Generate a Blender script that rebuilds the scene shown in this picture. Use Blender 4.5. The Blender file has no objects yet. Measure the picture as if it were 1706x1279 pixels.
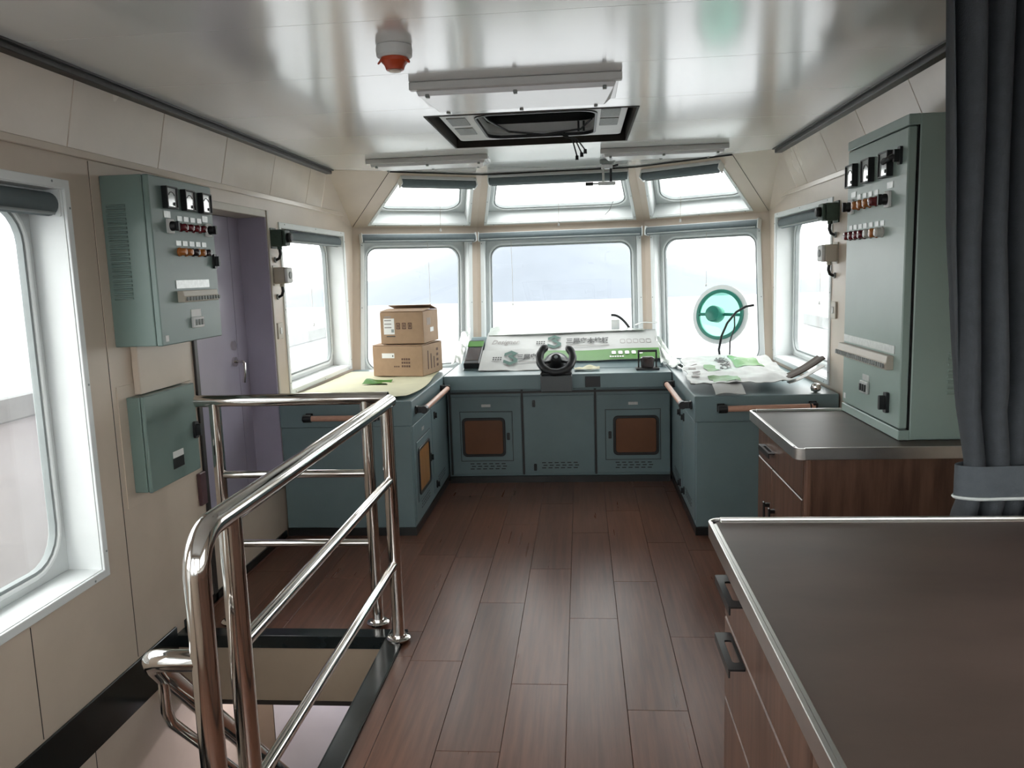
import bpy, bmesh, math, random
from mathutils import Vector as V, Matrix
random.seed(7)
R_ = math.radians
scene = bpy.context.scene
col = scene.collection

# ------------------------------------------------------------------ camera
def make_camera():
    yaw, pitch, roll = R_(5.1), R_(8.0), R_(1.85)
    F = V((-math.sin(yaw)*math.cos(pitch), math.cos(yaw)*math.cos(pitch), -math.sin(pitch)))
    R0 = V((math.cos(yaw), math.sin(yaw), 0)); U0 = R0.cross(F)
    R = R0*math.cos(roll) - U0*math.sin(roll)
    U = R0*math.sin(roll) + U0*math.cos(roll)
    cam = bpy.data.cameras.new('camera'); o = bpy.data.objects.new('camera', cam); col.objects.link(o)
    m = Matrix((R, U, -F)).transposed().to_4x4(); m.translation = V((0, 0, 1.6)); o.matrix_world = m
    cam.sensor_width = 36.0; cam.sensor_fit = 'HORIZONTAL'; cam.lens = 1330.0/1706.0*36.0
    cam.clip_start = 0.02; cam.clip_end = 2000
    scene.camera = o
make_camera()

# ------------------------------------------------------------------ world (bright overcast) and exposure
w = bpy.data.worlds.new('overcast_sky'); scene.world = w; w.use_nodes = True
nt = w.node_tree; nt.nodes.clear()
bg = nt.nodes.new('ShaderNodeBackground'); ow = nt.nodes.new('ShaderNodeOutputWorld')
bg.inputs[0].default_value = (1.0, 0.985, 0.98, 1); bg.inputs[1].default_value = 1.0
nt.links.new(bg.outputs[0], ow.inputs[0])
vs = scene.view_settings
vs.view_transform = 'Standard'; vs.look = 'None'; vs.gamma = 1.0; vs.use_curve_mapping = False
vs.exposure = 2.5

# ------------------------------------------------------------------ materials
MATS = {}
def mat(name, colr, rough=0.5, metal=0.0, var=0.0, vscale=6.0, stretch=(1,1,1), bump=0.0, bscale=40.0,
        spec=0.5, coat=0.0, rvar=0.0, rnd=0.0, emit=None, trans=None, dark=None):
    """principled material with procedural noise colour variation, roughness variation and bump"""
    m = bpy.data.materials.new(name); m.use_nodes = True; n = m.node_tree.nodes; l = m.node_tree.links
    p = n['Principled BSDF']
    p.inputs['Base Color'].default_value = (*colr, 1); p.inputs['Roughness'].default_value = rough
    p.inputs['Metallic'].default_value = metal; p.inputs['Specular IOR Level'].default_value = spec
    p.inputs['Coat Weight'].default_value = coat; p.inputs['Coat Roughness'].default_value = 0.12
    if emit: p.inputs['Emission Color'].default_value = (*emit[0], 1); p.inputs['Emission Strength'].default_value = emit[1]
    tc = n.new('ShaderNodeTexCoord'); mp = n.new('ShaderNodeMapping'); mp.inputs['Scale'].default_value = stretch
    l.new(tc.outputs['Object'], mp.inputs[0])
    vec = mp.outputs[0]
    if rnd:
        oi = n.new('ShaderNodeObjectInfo'); ad = n.new('ShaderNodeVectorMath'); ad.operation = 'MULTIPLY_ADD'
        cx = n.new('ShaderNodeCombineXYZ')
        for i in range(3): l.new(oi.outputs['Random'], cx.inputs[i])
        l.new(cx.outputs[0], ad.inputs[0]); ad.inputs[1].default_value = (37, 53, 71); l.new(vec, ad.inputs[2]); vec = ad.outputs[0]
    if var or rnd:
        nz = n.new('ShaderNodeTexNoise'); nz.inputs['Scale'].default_value = vscale; nz.inputs['Detail'].default_value = 7; nz.inputs['Roughness'].default_value = 0.6
        l.new(vec, nz.inputs['Vector'])
        cr = n.new('ShaderNodeValToRGB'); cr.color_ramp.elements[0].position = 0.22; cr.color_ramp.elements[1].position = 0.78; cr.color_ramp.interpolation = 'EASE'
        c0 = dark or tuple(c*(1-var) for c in colr); c1 = tuple(min(1, c*(1+var)) for c in colr)
        cr.color_ramp.elements[0].color = (*c0, 1); cr.color_ramp.elements[1].color = (*c1, 1)
        l.new(nz.outputs['Fac'], cr.inputs[0]); out = cr.outputs[0]
        if rnd:
            mr = n.new('ShaderNodeMapRange'); mr.inputs[3].default_value = 1-rnd; mr.inputs[4].default_value = 1+rnd
            l.new(oi.outputs['Random'], mr.inputs[0])
            hs = n.new('ShaderNodeHueSaturation'); l.new(mr.outputs[0], hs.inputs['Value']); l.new(out, hs.inputs['Color']); out = hs.outputs[0]
        l.new(out, p.inputs['Base Color'])
    if rvar:
        nr = n.new('ShaderNodeTexNoise'); nr.inputs['Scale'].default_value = vscale*0.6; nr.inputs['Detail'].default_value = 4; l.new(vec, nr.inputs['Vector'])
        m2 = n.new('ShaderNodeMapRange'); m2.inputs[3].default_value = max(0.02, rough-rvar); m2.inputs[4].default_value = rough+rvar
        l.new(nr.outputs['Fac'], m2.inputs[0]); l.new(m2.outputs[0], p.inputs['Roughness'])
    if bump:
        nb = n.new('ShaderNodeTexNoise'); nb.inputs['Scale'].default_value = bscale; nb.inputs['Detail'].default_value = 3; l.new(vec, nb.inputs['Vector'])
        b = n.new('ShaderNodeBump'); b.inputs['Strength'].default_value = bump; b.inputs['Distance'].default_value = 0.01
        l.new(nb.outputs['Fac'], b.inputs['Height']); l.new(b.outputs[0], p.inputs['Normal'])
    MATS[name] = m
    return m

def glass_mat(name, tint, gloss=0.06):
    m = bpy.data.materials.new(name); m.use_nodes = True; n = m.node_tree.nodes; l = m.node_tree.links; n.clear()
    o = n.new('ShaderNodeOutputMaterial'); t = n.new('ShaderNodeBsdfTransparent'); t.inputs[0].default_value = (*tint, 1)
    g = n.new('ShaderNodeBsdfGlossy'); g.inputs['Roughness'].default_value = 0.02
    lw_ = n.new('ShaderNodeLayerWeight'); lw_.inputs[0].default_value = 0.5
    pw = n.new('ShaderNodeMath'); pw.operation = 'POWER'; pw.inputs[1].default_value = 5.0; l.new(lw_.outputs['Facing'], pw.inputs[0])
    fr = n.new('ShaderNodeMath'); fr.operation = 'MULTIPLY_ADD'; fr.inputs[1].default_value = 0.5; fr.inputs[2].default_value = 0.03; l.new(pw.outputs[0], fr.inputs[0])
    mx = n.new('ShaderNodeMixShader'); l.new(fr.outputs[0], mx.inputs[0]); l.new(t.outputs[0], mx.inputs[1]); l.new(g.outputs[0], mx.inputs[2]); l.new(mx.outputs[0], o.inputs[0])
    MATS[name] = m
    return m

M_wall = mat('cream_laminate', (0.60, 0.505, 0.415), 0.34, var=0.06, vscale=2.5, rvar=0.06, bump=0.02, bscale=6)
M_cornice = mat('cream_gloss_panel', (0.66, 0.565, 0.47), 0.24, var=0.05, vscale=3, rvar=0.08, bump=0.03, bscale=4)
M_ceil = mat('white_gloss_ceiling_panel', (0.80, 0.80, 0.785), 0.20, var=0.03, vscale=1.5, rvar=0.04, bump=0.035, bscale=2.2, stretch=(1, .3, 1), coat=1.0)
M_white = mat('white_painted_frame', (0.80, 0.83, 0.83), 0.4, var=0.03, vscale=5)
M_steelframe = mat('grey_window_frame', (0.62, 0.65, 0.65), 0.35, var=0.06, vscale=9)
M_gasket = mat('grey_rubber_gasket', (0.30, 0.33, 0.33), 0.6, var=0.1)
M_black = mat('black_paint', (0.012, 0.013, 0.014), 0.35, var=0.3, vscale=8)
M_blackgloss = mat('black_gloss_coaming', (0.010, 0.014, 0.015), 0.16, var=0.3, vscale=8, rvar=.06)
M_plastic = mat('black_plastic', (0.013, 0.014, 0.016), 0.4, var=0.15)
M_trim = mat('dark_brown_gasket_trim', (0.028, 0.024, 0.022), 0.45, var=0.3, vscale=20)
M_plank = mat('walnut_laminate_plank', (0.158, 0.072, 0.047), 0.29, var=0.22, vscale=2.6, stretch=(17, .8, 1), rvar=0.04, rnd=0.14, bump=0.01, bscale=12, dark=(0.110, 0.050, 0.033), spec=0.38)
M_sub = mat('dark_subfloor', (0.02, 0.014, 0.011), 0.8, var=0.2)
M_teal = mat('teal_console_paint', (0.165, 0.235, 0.250), 0.36, var=0.07, vscale=3, rvar=0.05)
M_tealbox = mat('green_grey_box_paint', (0.165, 0.232, 0.214), 0.35, var=0.05, vscale=4, rvar=0.04)
M_cab = mat('pale_green_cabinet_paint', (0.32, 0.42, 0.385), 0.33, var=0.05, vscale=3, rvar=0.05)
M_walnut = mat('walnut_veneer', (0.135, 0.072, 0.050), 0.33, var=0.4, vscale=5, stretch=(5, 5, .45), rvar=0.05, dark=(0.062, 0.032, 0.023))
M_top = mat('dark_brown_worktop', (0.078, 0.053, 0.043), 0.44, var=0.30, vscale=1.6, stretch=(.8, 2.0, 1), rvar=0.05)
M_alu = mat('brushed_aluminium', (0.72, 0.71, 0.69), 0.3, metal=1.0, var=0.05, vscale=12, rvar=.05)
M_chrome = mat('polished_stainless', (0.72, 0.69, 0.66), 0.09, metal=1.0, var=0.05, vscale=6, rvar=0.04, bump=0.01, bscale=15)
M_copper = mat('copper_pink_tube', (0.60, 0.34, 0.25), 0.35, var=0.08, vscale=20)
M_card = mat('kraft_cardboard', (0.36, 0.235, 0.145), 0.75, var=0.08, vscale=12, bump=0.05, bscale=60)
M_cardin = mat('brown_card_core', (0.07, 0.05, 0.04), 0.8, var=0.15)
M_print = mat('white_printed_card', (0.47, 0.48, 0.47), 0.45, var=0.05, vscale=8, bump=0.05, bscale=10)
M_green = mat('bright_green_print', (0.055, 0.21, 0.018), 0.45, var=0.08, vscale=8)
M_ink = mat('dark_print_ink', (0.04, 0.04, 0.04), 0.6, var=0.1)
M_tealink = mat('dark_teal_ink', (0.02, 0.10, 0.075), 0.6, var=0.1)
M_redink = mat('brown_print_ink', (0.10, 0.05, 0.035), 0.6, var=0.1)
M_greyink = mat('grey_print_ink', (0.30, 0.28, 0.27), 0.6, var=0.1)
M_paper = mat('pale_kraft_paper', (0.62, 0.60, 0.42), 0.7, var=0.06, vscale=6, bump=0.1, bscale=8)
M_label = mat('white_label', (0.78, 0.78, 0.77), 0.5, var=0.04)
M_plate = mat('engraved_metal_plate', (0.55, 0.56, 0.55), 0.35, metal=0.6, var=0.12, vscale=60)
M_meter = mat('meter_glass', (0.62, 0.66, 0.66), 0.06, var=0.03, coat=1.0)
M_red = mat('red_lamp_lens', (0.16, 0.012, 0.02), 0.18, var=0.1, coat=0.6)
M_amber = mat('amber_lamp_lens', (0.50, 0.16, 0.03), 0.18, var=0.1, coat=0.6)
M_darklens = mat('dark_lamp_lens', (0.045, 0.03, 0.03), 0.2, var=0.1, coat=0.5)
M_clearlens = mat('clear_lamp_lens', (0.62, 0.60, 0.55), 0.2, var=0.1, coat=0.5)
M_door = mat('purple_grey_steel_door', (0.40, 0.37, 0.47), 0.3, var=0.06, vscale=3, rvar=0.05)
M_brown = mat('brown_hatch_panel', (0.15, 0.052, 0.018), 0.4, var=0.15, vscale=3)
M_orangewood = mat('orange_wood_panel', (0.34, 0.17, 0.06), 0.35, var=0.3, vscale=6, stretch=(1, 6, .6))
M_curtain = mat('charcoal_curtain', (0.052, 0.059, 0.068), 0.85, var=0.12, vscale=30, bump=0.15, bscale=220)
M_curtainband = mat('slate_curtain_band', (0.085, 0.098, 0.112), 0.8, var=0.1, vscale=30, bump=0.15, bscale=220)
M_blind = mat('blue_grey_blind_fabric', (0.115, 0.145, 0.155), 0.7, var=0.06, vscale=30)
M_lampbody = mat('grey_luminaire_body', (0.62, 0.62, 0.61), 0.4, var=0.05)
M_diff = mat('white_luminaire_diffuser', (0.86, 0.86, 0.87), 0.25, var=0.02, coat=0.4)
M_acwhite = mat('white_unit_plastic', (0.74, 0.75, 0.74), 0.35, var=0.05)
M_acgrey = mat('grey_grille', (0.27, 0.29, 0.28), 0.5, var=0.2, vscale=60)
M_rust = mat('rusty_brown_edge', (0.020, 0.015, 0.010), 0.7, var=0.4, vscale=20)
M_cream2 = mat('ivory_plastic', (0.55, 0.50, 0.42), 0.4, var=0.05)
M_detect = mat('white_detector_plastic', (0.66, 0.66, 0.65), 0.4, var=0.03)
M_orange = mat('orange_red_detector', (0.45, 0.055, 0.015), 0.35, var=0.1)
M_switchgreen = mat('dark_green_switch', (0.05, 0.085, 0.065), 0.45, var=0.2, vscale=30)
M_tealring = mat('teal_glass_ring', (0.02, 0.20, 0.15), 0.3, var=0.1)
M_tealpale = mat('pale_teal_plastic', (0.25, 0.62, 0.50), 0.3, var=0.1)
M_sea = mat('pale_sea', (0.215, 0.22, 0.232), 0.5, var=0.05, vscale=0.05, stretch=(.2, 1, 1))
M_hill = mat('hazy_hill', (0.138, 0.156, 0.182), 0.9, var=0.10, vscale=0.03)
M_deck = mat('pale_deck_paint', (0.48, 0.49, 0.50), 0.6, var=0.06)
M_bulwark = mat('white_bulwark_paint', (0.52, 0.53, 0.54), 0.5, var=0.04)
M_caprail = mat('grey_cap_rail', (0.27, 0.285, 0.285), 0.6, var=0.08)
M_lowwall = mat('lilac_white_wall', (0.78, 0.76, 0.80), 0.4, var=0.03)
M_lowbeige = mat('beige_slab_edge', (0.30, 0.23, 0.17), 0.5, var=0.05)
M_tread = mat('dark_stair_tread', (0.05, 0.05, 0.05), 0.6, var=0.2)
M_maroon = mat('maroon_sill_plate', (0.10, 0.05, 0.055), 0.35, var=0.2)
M_crepe = mat('clear_wrap_film', (0.55, 0.60, 0.56), 0.25, var=0.12, vscale=9, coat=0.5, bump=0.4, bscale=14)
M_darkgrey = mat('dark_grey_metal', (0.075, 0.085, 0.09), 0.4, var=0.06)
M_glow = mat('added_lamp_diffuser', (0.9, 0.9, 0.9), 0.4, var=0.01, emit=((1.0, 0.94, 1.0), 6.0))
G_teal = glass_mat('teal_tinted_glass', (0.62, 0.90, 0.80))
G_pane = glass_mat('window_glass', (0.965, 0.985, 0.98))

# ------------------------------------------------------------------ mesh helpers
class MB:
    def __init__(s): s.v = []; s.f = []
    def add(s, vs, fs):
        b = len(s.v); s.v += [V(p) for p in vs]; s.f += [tuple(i+b for i in f) for f in fs]; return s
    def box(s, x0, x1, y0, y1, z0, z1):
        return s.add([(x0,y0,z0),(x1,y0,z0),(x1,y1,z0),(x0,y1,z0),(x0,y0,z1),(x1,y0,z1),(x1,y1,z1),(x0,y1,z1)],
                     [(0,3,2,1),(4,5,6,7),(0,1,5,4),(1,2,6,5),(2,3,7,6),(3,0,4,7)])
    def prism(s, poly, o, u, v, n, d0, d1):
        """polygon in (u,v) extruded along n from d0 to d1"""
        o = V(o); N = len(poly)
        a = [o+u*p[0]+v*p[1]+n*d0 for p in poly]; b = [o+u*p[0]+v*p[1]+n*d1 for p in poly]
        return s.add(a+b, [tuple(range(N))[::-1], tuple(range(N, 2*N))]+[(i, (i+1) % N, N+(i+1) % N, N+i) for i in range(N)])
    def ring(s, po, pi, o, u, v, n, d0, d1):
        o = V(o); N = len(po)
        P = lambda p, d: o+u*p[0]+v*p[1]+n*d
        vs = [P(p,d0) for p in po]+[P(p,d0) for p in pi]+[P(p,d1) for p in po]+[P(p,d1) for p in pi]
        fs = []
        for i in range(N):
            j = (i+1) % N
            fs += [(i, j, N+j, N+i), (2*N+i, 3*N+i, 3*N+j, 2*N+j), (i, 2*N+i, 2*N+j, j), (N+i, N+j, 3*N+j, 3*N+i)]
        return s.add(vs, fs)
    def tube(s, pts, r, seg=12, caps=True, radii=None):
        pts = [V(p) for p in pts]; n = len(pts); vs = []; fs = []
        t0 = (pts[1]-pts[0]).normalized(); a = V((0,0,1)) if abs(t0.z) < .9 else V((1,0,0)); x = t0.cross(a).normalized()
        for i, p in enumerate(pts):
            t = ((pts[min(i+1,n-1)]-p).normalized() + (p-pts[max(i-1,0)]).normalized()).normalized()
            x = (x - t*x.dot(t)).normalized(); y = t.cross(x); rr = radii[i] if radii else r
            # mitre at bends
            c = 1.0
            if 0 < i < n-1: c = 1/max(.5, ((pts[i+1]-p).normalized().dot(t)))
            for k in range(seg):
                an = 2*math.pi*k/seg; vs.append(p+(x*math.cos(an)+y*math.sin(an))*rr)
        for i in range(n-1):
            for k in range(seg):
                k2 = (k+1) % seg; fs.append((i*seg+k, i*seg+k2, (i+1)*seg+k2, (i+1)*seg+k))
        if caps: fs += [tuple(range(seg))[::-1], tuple(range((n-1)*seg, n*seg))]
        return s.add(vs, fs)
    def cyl(s, p0, p1, r, seg=16, r2=None):
        return s.tube([p0, p1], r, seg, True, [r, r if r2 is None else r2])
    def lathe(s, prof, o, axis, seg=20):
        """profile [(radius, height)] turned about axis through o"""
        o = V(o); ax = V(axis).normalized(); a = V((0,0,1)) if abs(ax.z) < .9 else V((1,0,0)); x = ax.cross(a).normalized(); y = ax.cross(x)
        vs = []; fs = []
        for r, h in prof:
            for k in range(seg):
                an = 2*math.pi*k/seg; vs.append(o+ax*h+(x*math.cos(an)+y*math.sin(an))*r)
        n = len(prof)
        for i in range(n-1):
            for k in range(seg):
                k2 = (k+1) % seg; fs.append((i*seg+k, i*seg+k2, (i+1)*seg+k2, (i+1)*seg+k))
        fs += [tuple(range(seg))[::-1], tuple(range((n-1)*seg, n*seg))]
        return s.add(vs, fs)
    def sheet(s, fn, nu, nv, th):
        """surface fn(a,b)->Vector with thickness th"""
        top = [[V(fn(i/nu, j/nv)) for j in range(nv+1)] for i in range(nu+1)]
        nrm = [[None]*(nv+1) for _ in range(nu+1)]
        for i in range(nu+1):
            for j in range(nv+1):
                du = top[min(i+1,nu)][j]-top[max(i-1,0)][j]; dv = top[i][min(j+1,nv)]-top[i][max(j-1,0)]
                nrm[i][j] = du.cross(dv).normalized()
        W = nv+1; vs = [p for r in top for p in r]+[top[i][j]-nrm[i][j]*th for i in range(nu+1) for j in range(nv+1)]
        B = (nu+1)*W; fs = []
        for i in range(nu):
            for j in range(nv):
                a, b, c, d = i*W+j, (i+1)*W+j, (i+1)*W+j+1, i*W+j+1
                fs += [(a,b,c,d), (B+a,B+d,B+c,B+b)]
        for i in range(nu):
            a, b = i*W, (i+1)*W; fs.append((a, B+a, B+b, b)); a += nv; b += nv; fs.append((a, b, B+b, B+a))
        for j in range(nv):
            a, b = j, j+1; fs.append((a, b, B+b, B+a)); a += nu*W; b += nu*W; fs.append((a, B+a, B+b, b))
        return s.add(vs, fs)

ORG = {}
def mesh_from(mb, name, org, bevel=0.0, bseg=1, smooth=False, ang=35):
    me = bpy.data.meshes.new(name)
    me.from_pydata([tuple(p-org) for p in mb.v], [], mb.f)
    bm = bmesh.new(); bm.from_mesh(me)
    if bevel:
        bmesh.ops.recalc_face_normals(bm, faces=bm.faces)
        ed = [e for e in bm.edges if len(e.link_faces) == 2 and e.calc_face_angle(0) > R_(30)]
        bmesh.ops.bevel(bm, geom=ed, offset=bevel, segments=bseg, profile=.5, affect='EDGES', clamp_overlap=True)
    bmesh.ops.recalc_face_normals(bm, faces=bm.faces)
    if smooth:
        for f in bm.faces: f.smooth = True
        for e in bm.edges:
            if len(e.link_faces) == 2: e.smooth = e.calc_face_angle(0) < R_(ang)
    bm.to_mesh(me); bm.free()
    return me
def props(o, label=None, cat=None, group=None, kind=None):
    if label: o['label'] = label
    if cat: o['category'] = cat
    if group: o['group'] = group
    if kind: o['kind'] = kind
    return o
def thing(name, loc, label=None, cat=None, group=None, kind=None, rz=0.0):
    o = bpy.data.objects.new(name, None); col.objects.link(o); o.empty_display_size = 0.1
    o.location = loc; o.rotation_euler = (0, 0, rz); ORG[o.name] = V(loc)
    return props(o, label, cat, group, kind)
def obj(name, mb, m, parent=None, bevel=0.0, bseg=1, smooth=False, ang=35, local=False, label=None, cat=None, group=None, kind=None):
    if parent is not None:
        org = V((0,0,0)) if local else ORG[parent.name]
    else:
        xs = [p.x for p in mb.v]; ys = [p.y for p in mb.v]; zs = [p.z for p in mb.v]
        org = V(((min(xs)+max(xs))/2, (min(ys)+max(ys))/2, min(zs)))
    me = mesh_from(mb, name, org, bevel, bseg, smooth, ang)
    me.materials.append(m)
    o = bpy.data.objects.new(name, me); col.objects.link(o)
    if parent is not None:
        o.parent = parent; ORG[o.name] = V((0,0,0)) if local else org
    else:
        o.location = org; ORG[o.name] = org
    return props(o, label, cat, group, kind)
X3, Y3, Z3 = V((1,0,0)), V((0,1,0)), V((0,0,1))
def B(*a): return MB().box(*a)

def subtract(rect, holes):
    out = [rect]
    for hx0, hx1, hy0, hy1 in holes:
        nxt = []
        for x0, x1, y0, y1 in out:
            if hx1 <= x0 or hx0 >= x1 or hy1 <= y0 or hy0 >= y1: nxt.append((x0,x1,y0,y1)); continue
            if y0 < hy0: nxt.append((x0,x1,y0,hy0))
            if y1 > hy1: nxt.append((x0,x1,hy1,y1))
            a, b = max(y0,hy0), min(y1,hy1)
            if x0 < hx0: nxt.append((x0,hx0,a,b))
            if x1 > hx1: nxt.append((hx1,x1,a,b))
        out = nxt
    return out
def inset(poly, d):
    n = len(poly); ls = []
    for i in range(n):
        a, b = V(poly[i]).to_2d(), V(poly[(i+1) % n]).to_2d(); t = (b-a).normalized(); nn = V((-t.y, t.x)); ls.append((a+nn*d, t))
    out = []
    for i in range(n):
        (p, t), (q, s) = ls[i-1], ls[i]; den = t.x*s.y-t.y*s.x; k = ((q.x-p.x)*s.y-(q.y-p.y)*s.x)/den; c = p+t*k; out.append((c.x, c.y))
    return out
def rounded(poly, r, seg=6):
    n = len(poly); out = []
    for i in range(n):
        p = V(poly[i]).to_2d(); a = (V(poly[i-1]).to_2d()-p).normalized(); b = (V(poly[(i+1) % n]).to_2d()-p).normalized()
        half = math.acos(max(-1, min(1, a.dot(b))))/2; d = r/math.tan(half); c = p+(a+b).normalized()*(r/math.sin(half))
        s = p+a*d-c; e = p+b*d-c; a0 = math.atan2(s.y, s.x); a1 = math.atan2(e.y, e.x)
        da = (a1-a0+math.pi) % (2*math.pi)-math.pi
        for k in range(seg+1): t = a0+da*k/seg; out.append((c.x+r*math.cos(t), c.y+r*math.sin(t)))
    return out
def rect2(a0, a1, b0, b1): return [(a0,b0),(a1,b0),(a1,b1),(a0,b1)]

def text_mb(body, size, o, u, v, n, lift=0.0012, align='CENTER', shear=0.0, bold=0.0):
    cu = bpy.data.curves.new('lettering', 'FONT'); cu.body = body; cu.size = size; cu.align_x = align; cu.align_y = 'CENTER'; cu.shear = shear; cu.offset = bold; cu.resolution_u = 2
    t = bpy.data.objects.new('lettering', cu); col.objects.link(t)
    bpy.context.view_layer.update(); dg = bpy.context.evaluated_depsgraph_get()
    me = bpy.data.meshes.new_from_object(t.evaluated_get(dg))
    o = V(o); mb = MB(); mb.add([o+u*p.co.x+v*p.co.y+n*lift for p in me.vertices], [tuple(f.vertices) for f in me.polygons])
    bpy.data.objects.remove(t); bpy.data.curves.remove(cu); bpy.data.meshes.remove(me)
    return mb

# ================================================================== SETTING
XL, XR, ZC, WT = -1.87, 1.48, 2.37, 0.18
YB = -0.5
SX0, SX1, SY0, SY1 = XL, -0.885, 0.55, 3.30          # stairwell opening

# ---- floor with laid planks
fl = MB()
for r in subtract((XL, XR, YB, 7.3), [(SX0, SX1, SY0, SY1)]): fl.box(r[0], r[1], r[2], r[3], -0.16, -0.012)
floor = obj('floor', fl, M_sub, kind='structure')
PW, PL_, X0 = 0.2205, 1.22, -0.3015
joints = {-1: 3.694, 0: 2.923, -2: 3.102, 1: 3.523, 2: 2.748, 3: 3.34}
cache = {}
for k in range(-8, 9):
    xa, xb = X0+k*PW, X0+(k+1)*PW
    if xb < XL or xa > XR: continue
    j0 = joints.get(k, 2.7+random.random()*1.2)
    y = j0-PL_*5
    while y < 6.0:
        for r in subtract((max(xa, XL), min(xb, XR), max(y, YB), min(y+PL_, 6.0)), [(SX0-.01, SX1+.075, SY0-.075, SY1+.075)]):
            if r[3]-r[2] < .03 or r[1]-r[0] < .01: continue
            g = 0.0007
            key = (round(r[1]-r[0], 3), round(r[3]-r[2], 3))
            cx, cy = (r[0]+r[1])/2, (r[2]+r[3])/2
            if key not in cache:
                hx, hy = key[0]/2-g, key[1]/2-g
                me = mesh_from(B(-hx, hx, -hy, hy, -0.011, 0.0), 'plank', V((0,0,0)), bevel=0.0012); me.materials.append(M_plank); cache[key] = me
            o = bpy.data.objects.new('plank', cache[key]); col.objects.link(o); o.parent = floor
            o.location = V((cx, cy, 0))-ORG[floor.name]
        y += PL_

# ---- coaming around the stairwell
cm = thing('trim_1', (SX1, SY1, 0), kind='structure', label='black coaming framing the stairwell opening')
obj('coaming_strip', B(SX1-.003, SX1+.075, SY0-.075, SY1+.075, -0.02, 0.012), M_blackgloss, cm, .003)
obj('coaming_strip', B(XL, SX1-.003, SY1-.003, SY1+.075, -0.02, 0.012), M_blackgloss, cm, .003)
obj('coaming_strip', B(XL, SX1-.003, SY0-.075, SY0, -0.02, 0.012), M_blackgloss, cm, .003)
obj('coaming_face', B(SX1-.006, SX1-.003, SY0, SY1, -0.10, 0.011), M_blackgloss, cm)
obj('coaming_face', B(XL+.012, SX1-.006, SY1-.008, SY1-.003, -0.045, 0.011), M_blackgloss, cm)

# ---- side walls (boxes around the openings)
W1 = (1.42, 2.83, 0.50, 1.955)     # left near window  (Y0,Y1,z0,z1)
D1 = (3.72, 4.72, 0.33, 1.98)      # left door opening
W2 = (4.95, 6.29, 0.89, 1.925)     # left far window
W0 = (-.36, .92, 0.50, 1.955)     # unseen left window behind the camera, added for more daylight
W4 = (-.36, 1.45, 1.0, 1.955)      # unseen right window over the chart table, added for fill light
W3 = (4.93, 6.29, 0.89, 1.945)     # right window
def side_wall(name, xa, xb, holes, y1, zlow):
    mb = MB()
    for r in subtract((YB, y1, zlow, 2.10), holes): mb.box(xa, xb, *r)
    return obj(name, mb, M_wall, kind='structure')
wl = side_wall('wall_left', XL-WT, XL, [W0, W1, D1, W2], 6.58, -2.4)
wr = side_wall('wall_right', XR, XR+WT, [W3, W4], 6.52, -.16)
# cornice panels (steep chamfer between wall and ceiling)
def cornice(parent, side, ys):
    xw, xc = (XL, XL+.06) if side < 0 else (XR, XR-.115)
    for a, b in zip(ys[:-1], ys[1:]):
        g = .0022; a += g; b -= g; t = -.02*side
        mb = MB(); pr = [(xw, 2.105), (xc, ZC-.004), (xc+.03*side, ZC-.004), (xw+.03*side, 2.105)]
        mb.prism([(p[0], p[1]) for p in pr], (0, a, 0), X3, Z3, Y3, 0, b-a)
        obj('cornice_panel', mb, M_cornice, parent, .002)
    mb = MB(); mb.box(*((xw, xw+.012) if side < 0 else (xw-.012, xw)), YB, ys[-1]+.5, 2.075, 2.105); obj('cornice_ledge', mb, M_cornice, parent, .003)
cornice(wl, -1, [YB, -.35, .3, .95, 1.6, 2.24, 2.88, 3.519, 4.157, 4.82, 5.46, 5.8])
cornice(wr, 1, [YB, -.3, .35, 1.0, 1.65, 2.3, 2.95, 3.6, 4.25, 4.85, 5.45, 5.72])
# vertical joint battens / wall panel joints on the left wall
for i, (y, a, b) in enumerate([(2.40, .06, .465), (2.995, .06, 2.07), (2.66, -1.2, -.15), (2.31, -1.2, -.15)]):
    obj('panel_joint', B(XL-.0005, XL+.0012, y-.0015, y+.0015, a, b), M_trim, wl)
# back wall; unseen windows added behind the camera to fill the room with light
bw = MB(); BW = [(-1.74, -.78, .80, 2.12), (-.64, .38, .80, 2.12), (.52, 1.36, 1.0, 2.12)]
for r in subtract((XL-WT, XR+WT, -2.4, ZC), BW): bw.box(r[0], r[1], YB-.15, YB, r[2], r[3])
obj('wall_back', bw, M_wall, kind='structure')

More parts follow.
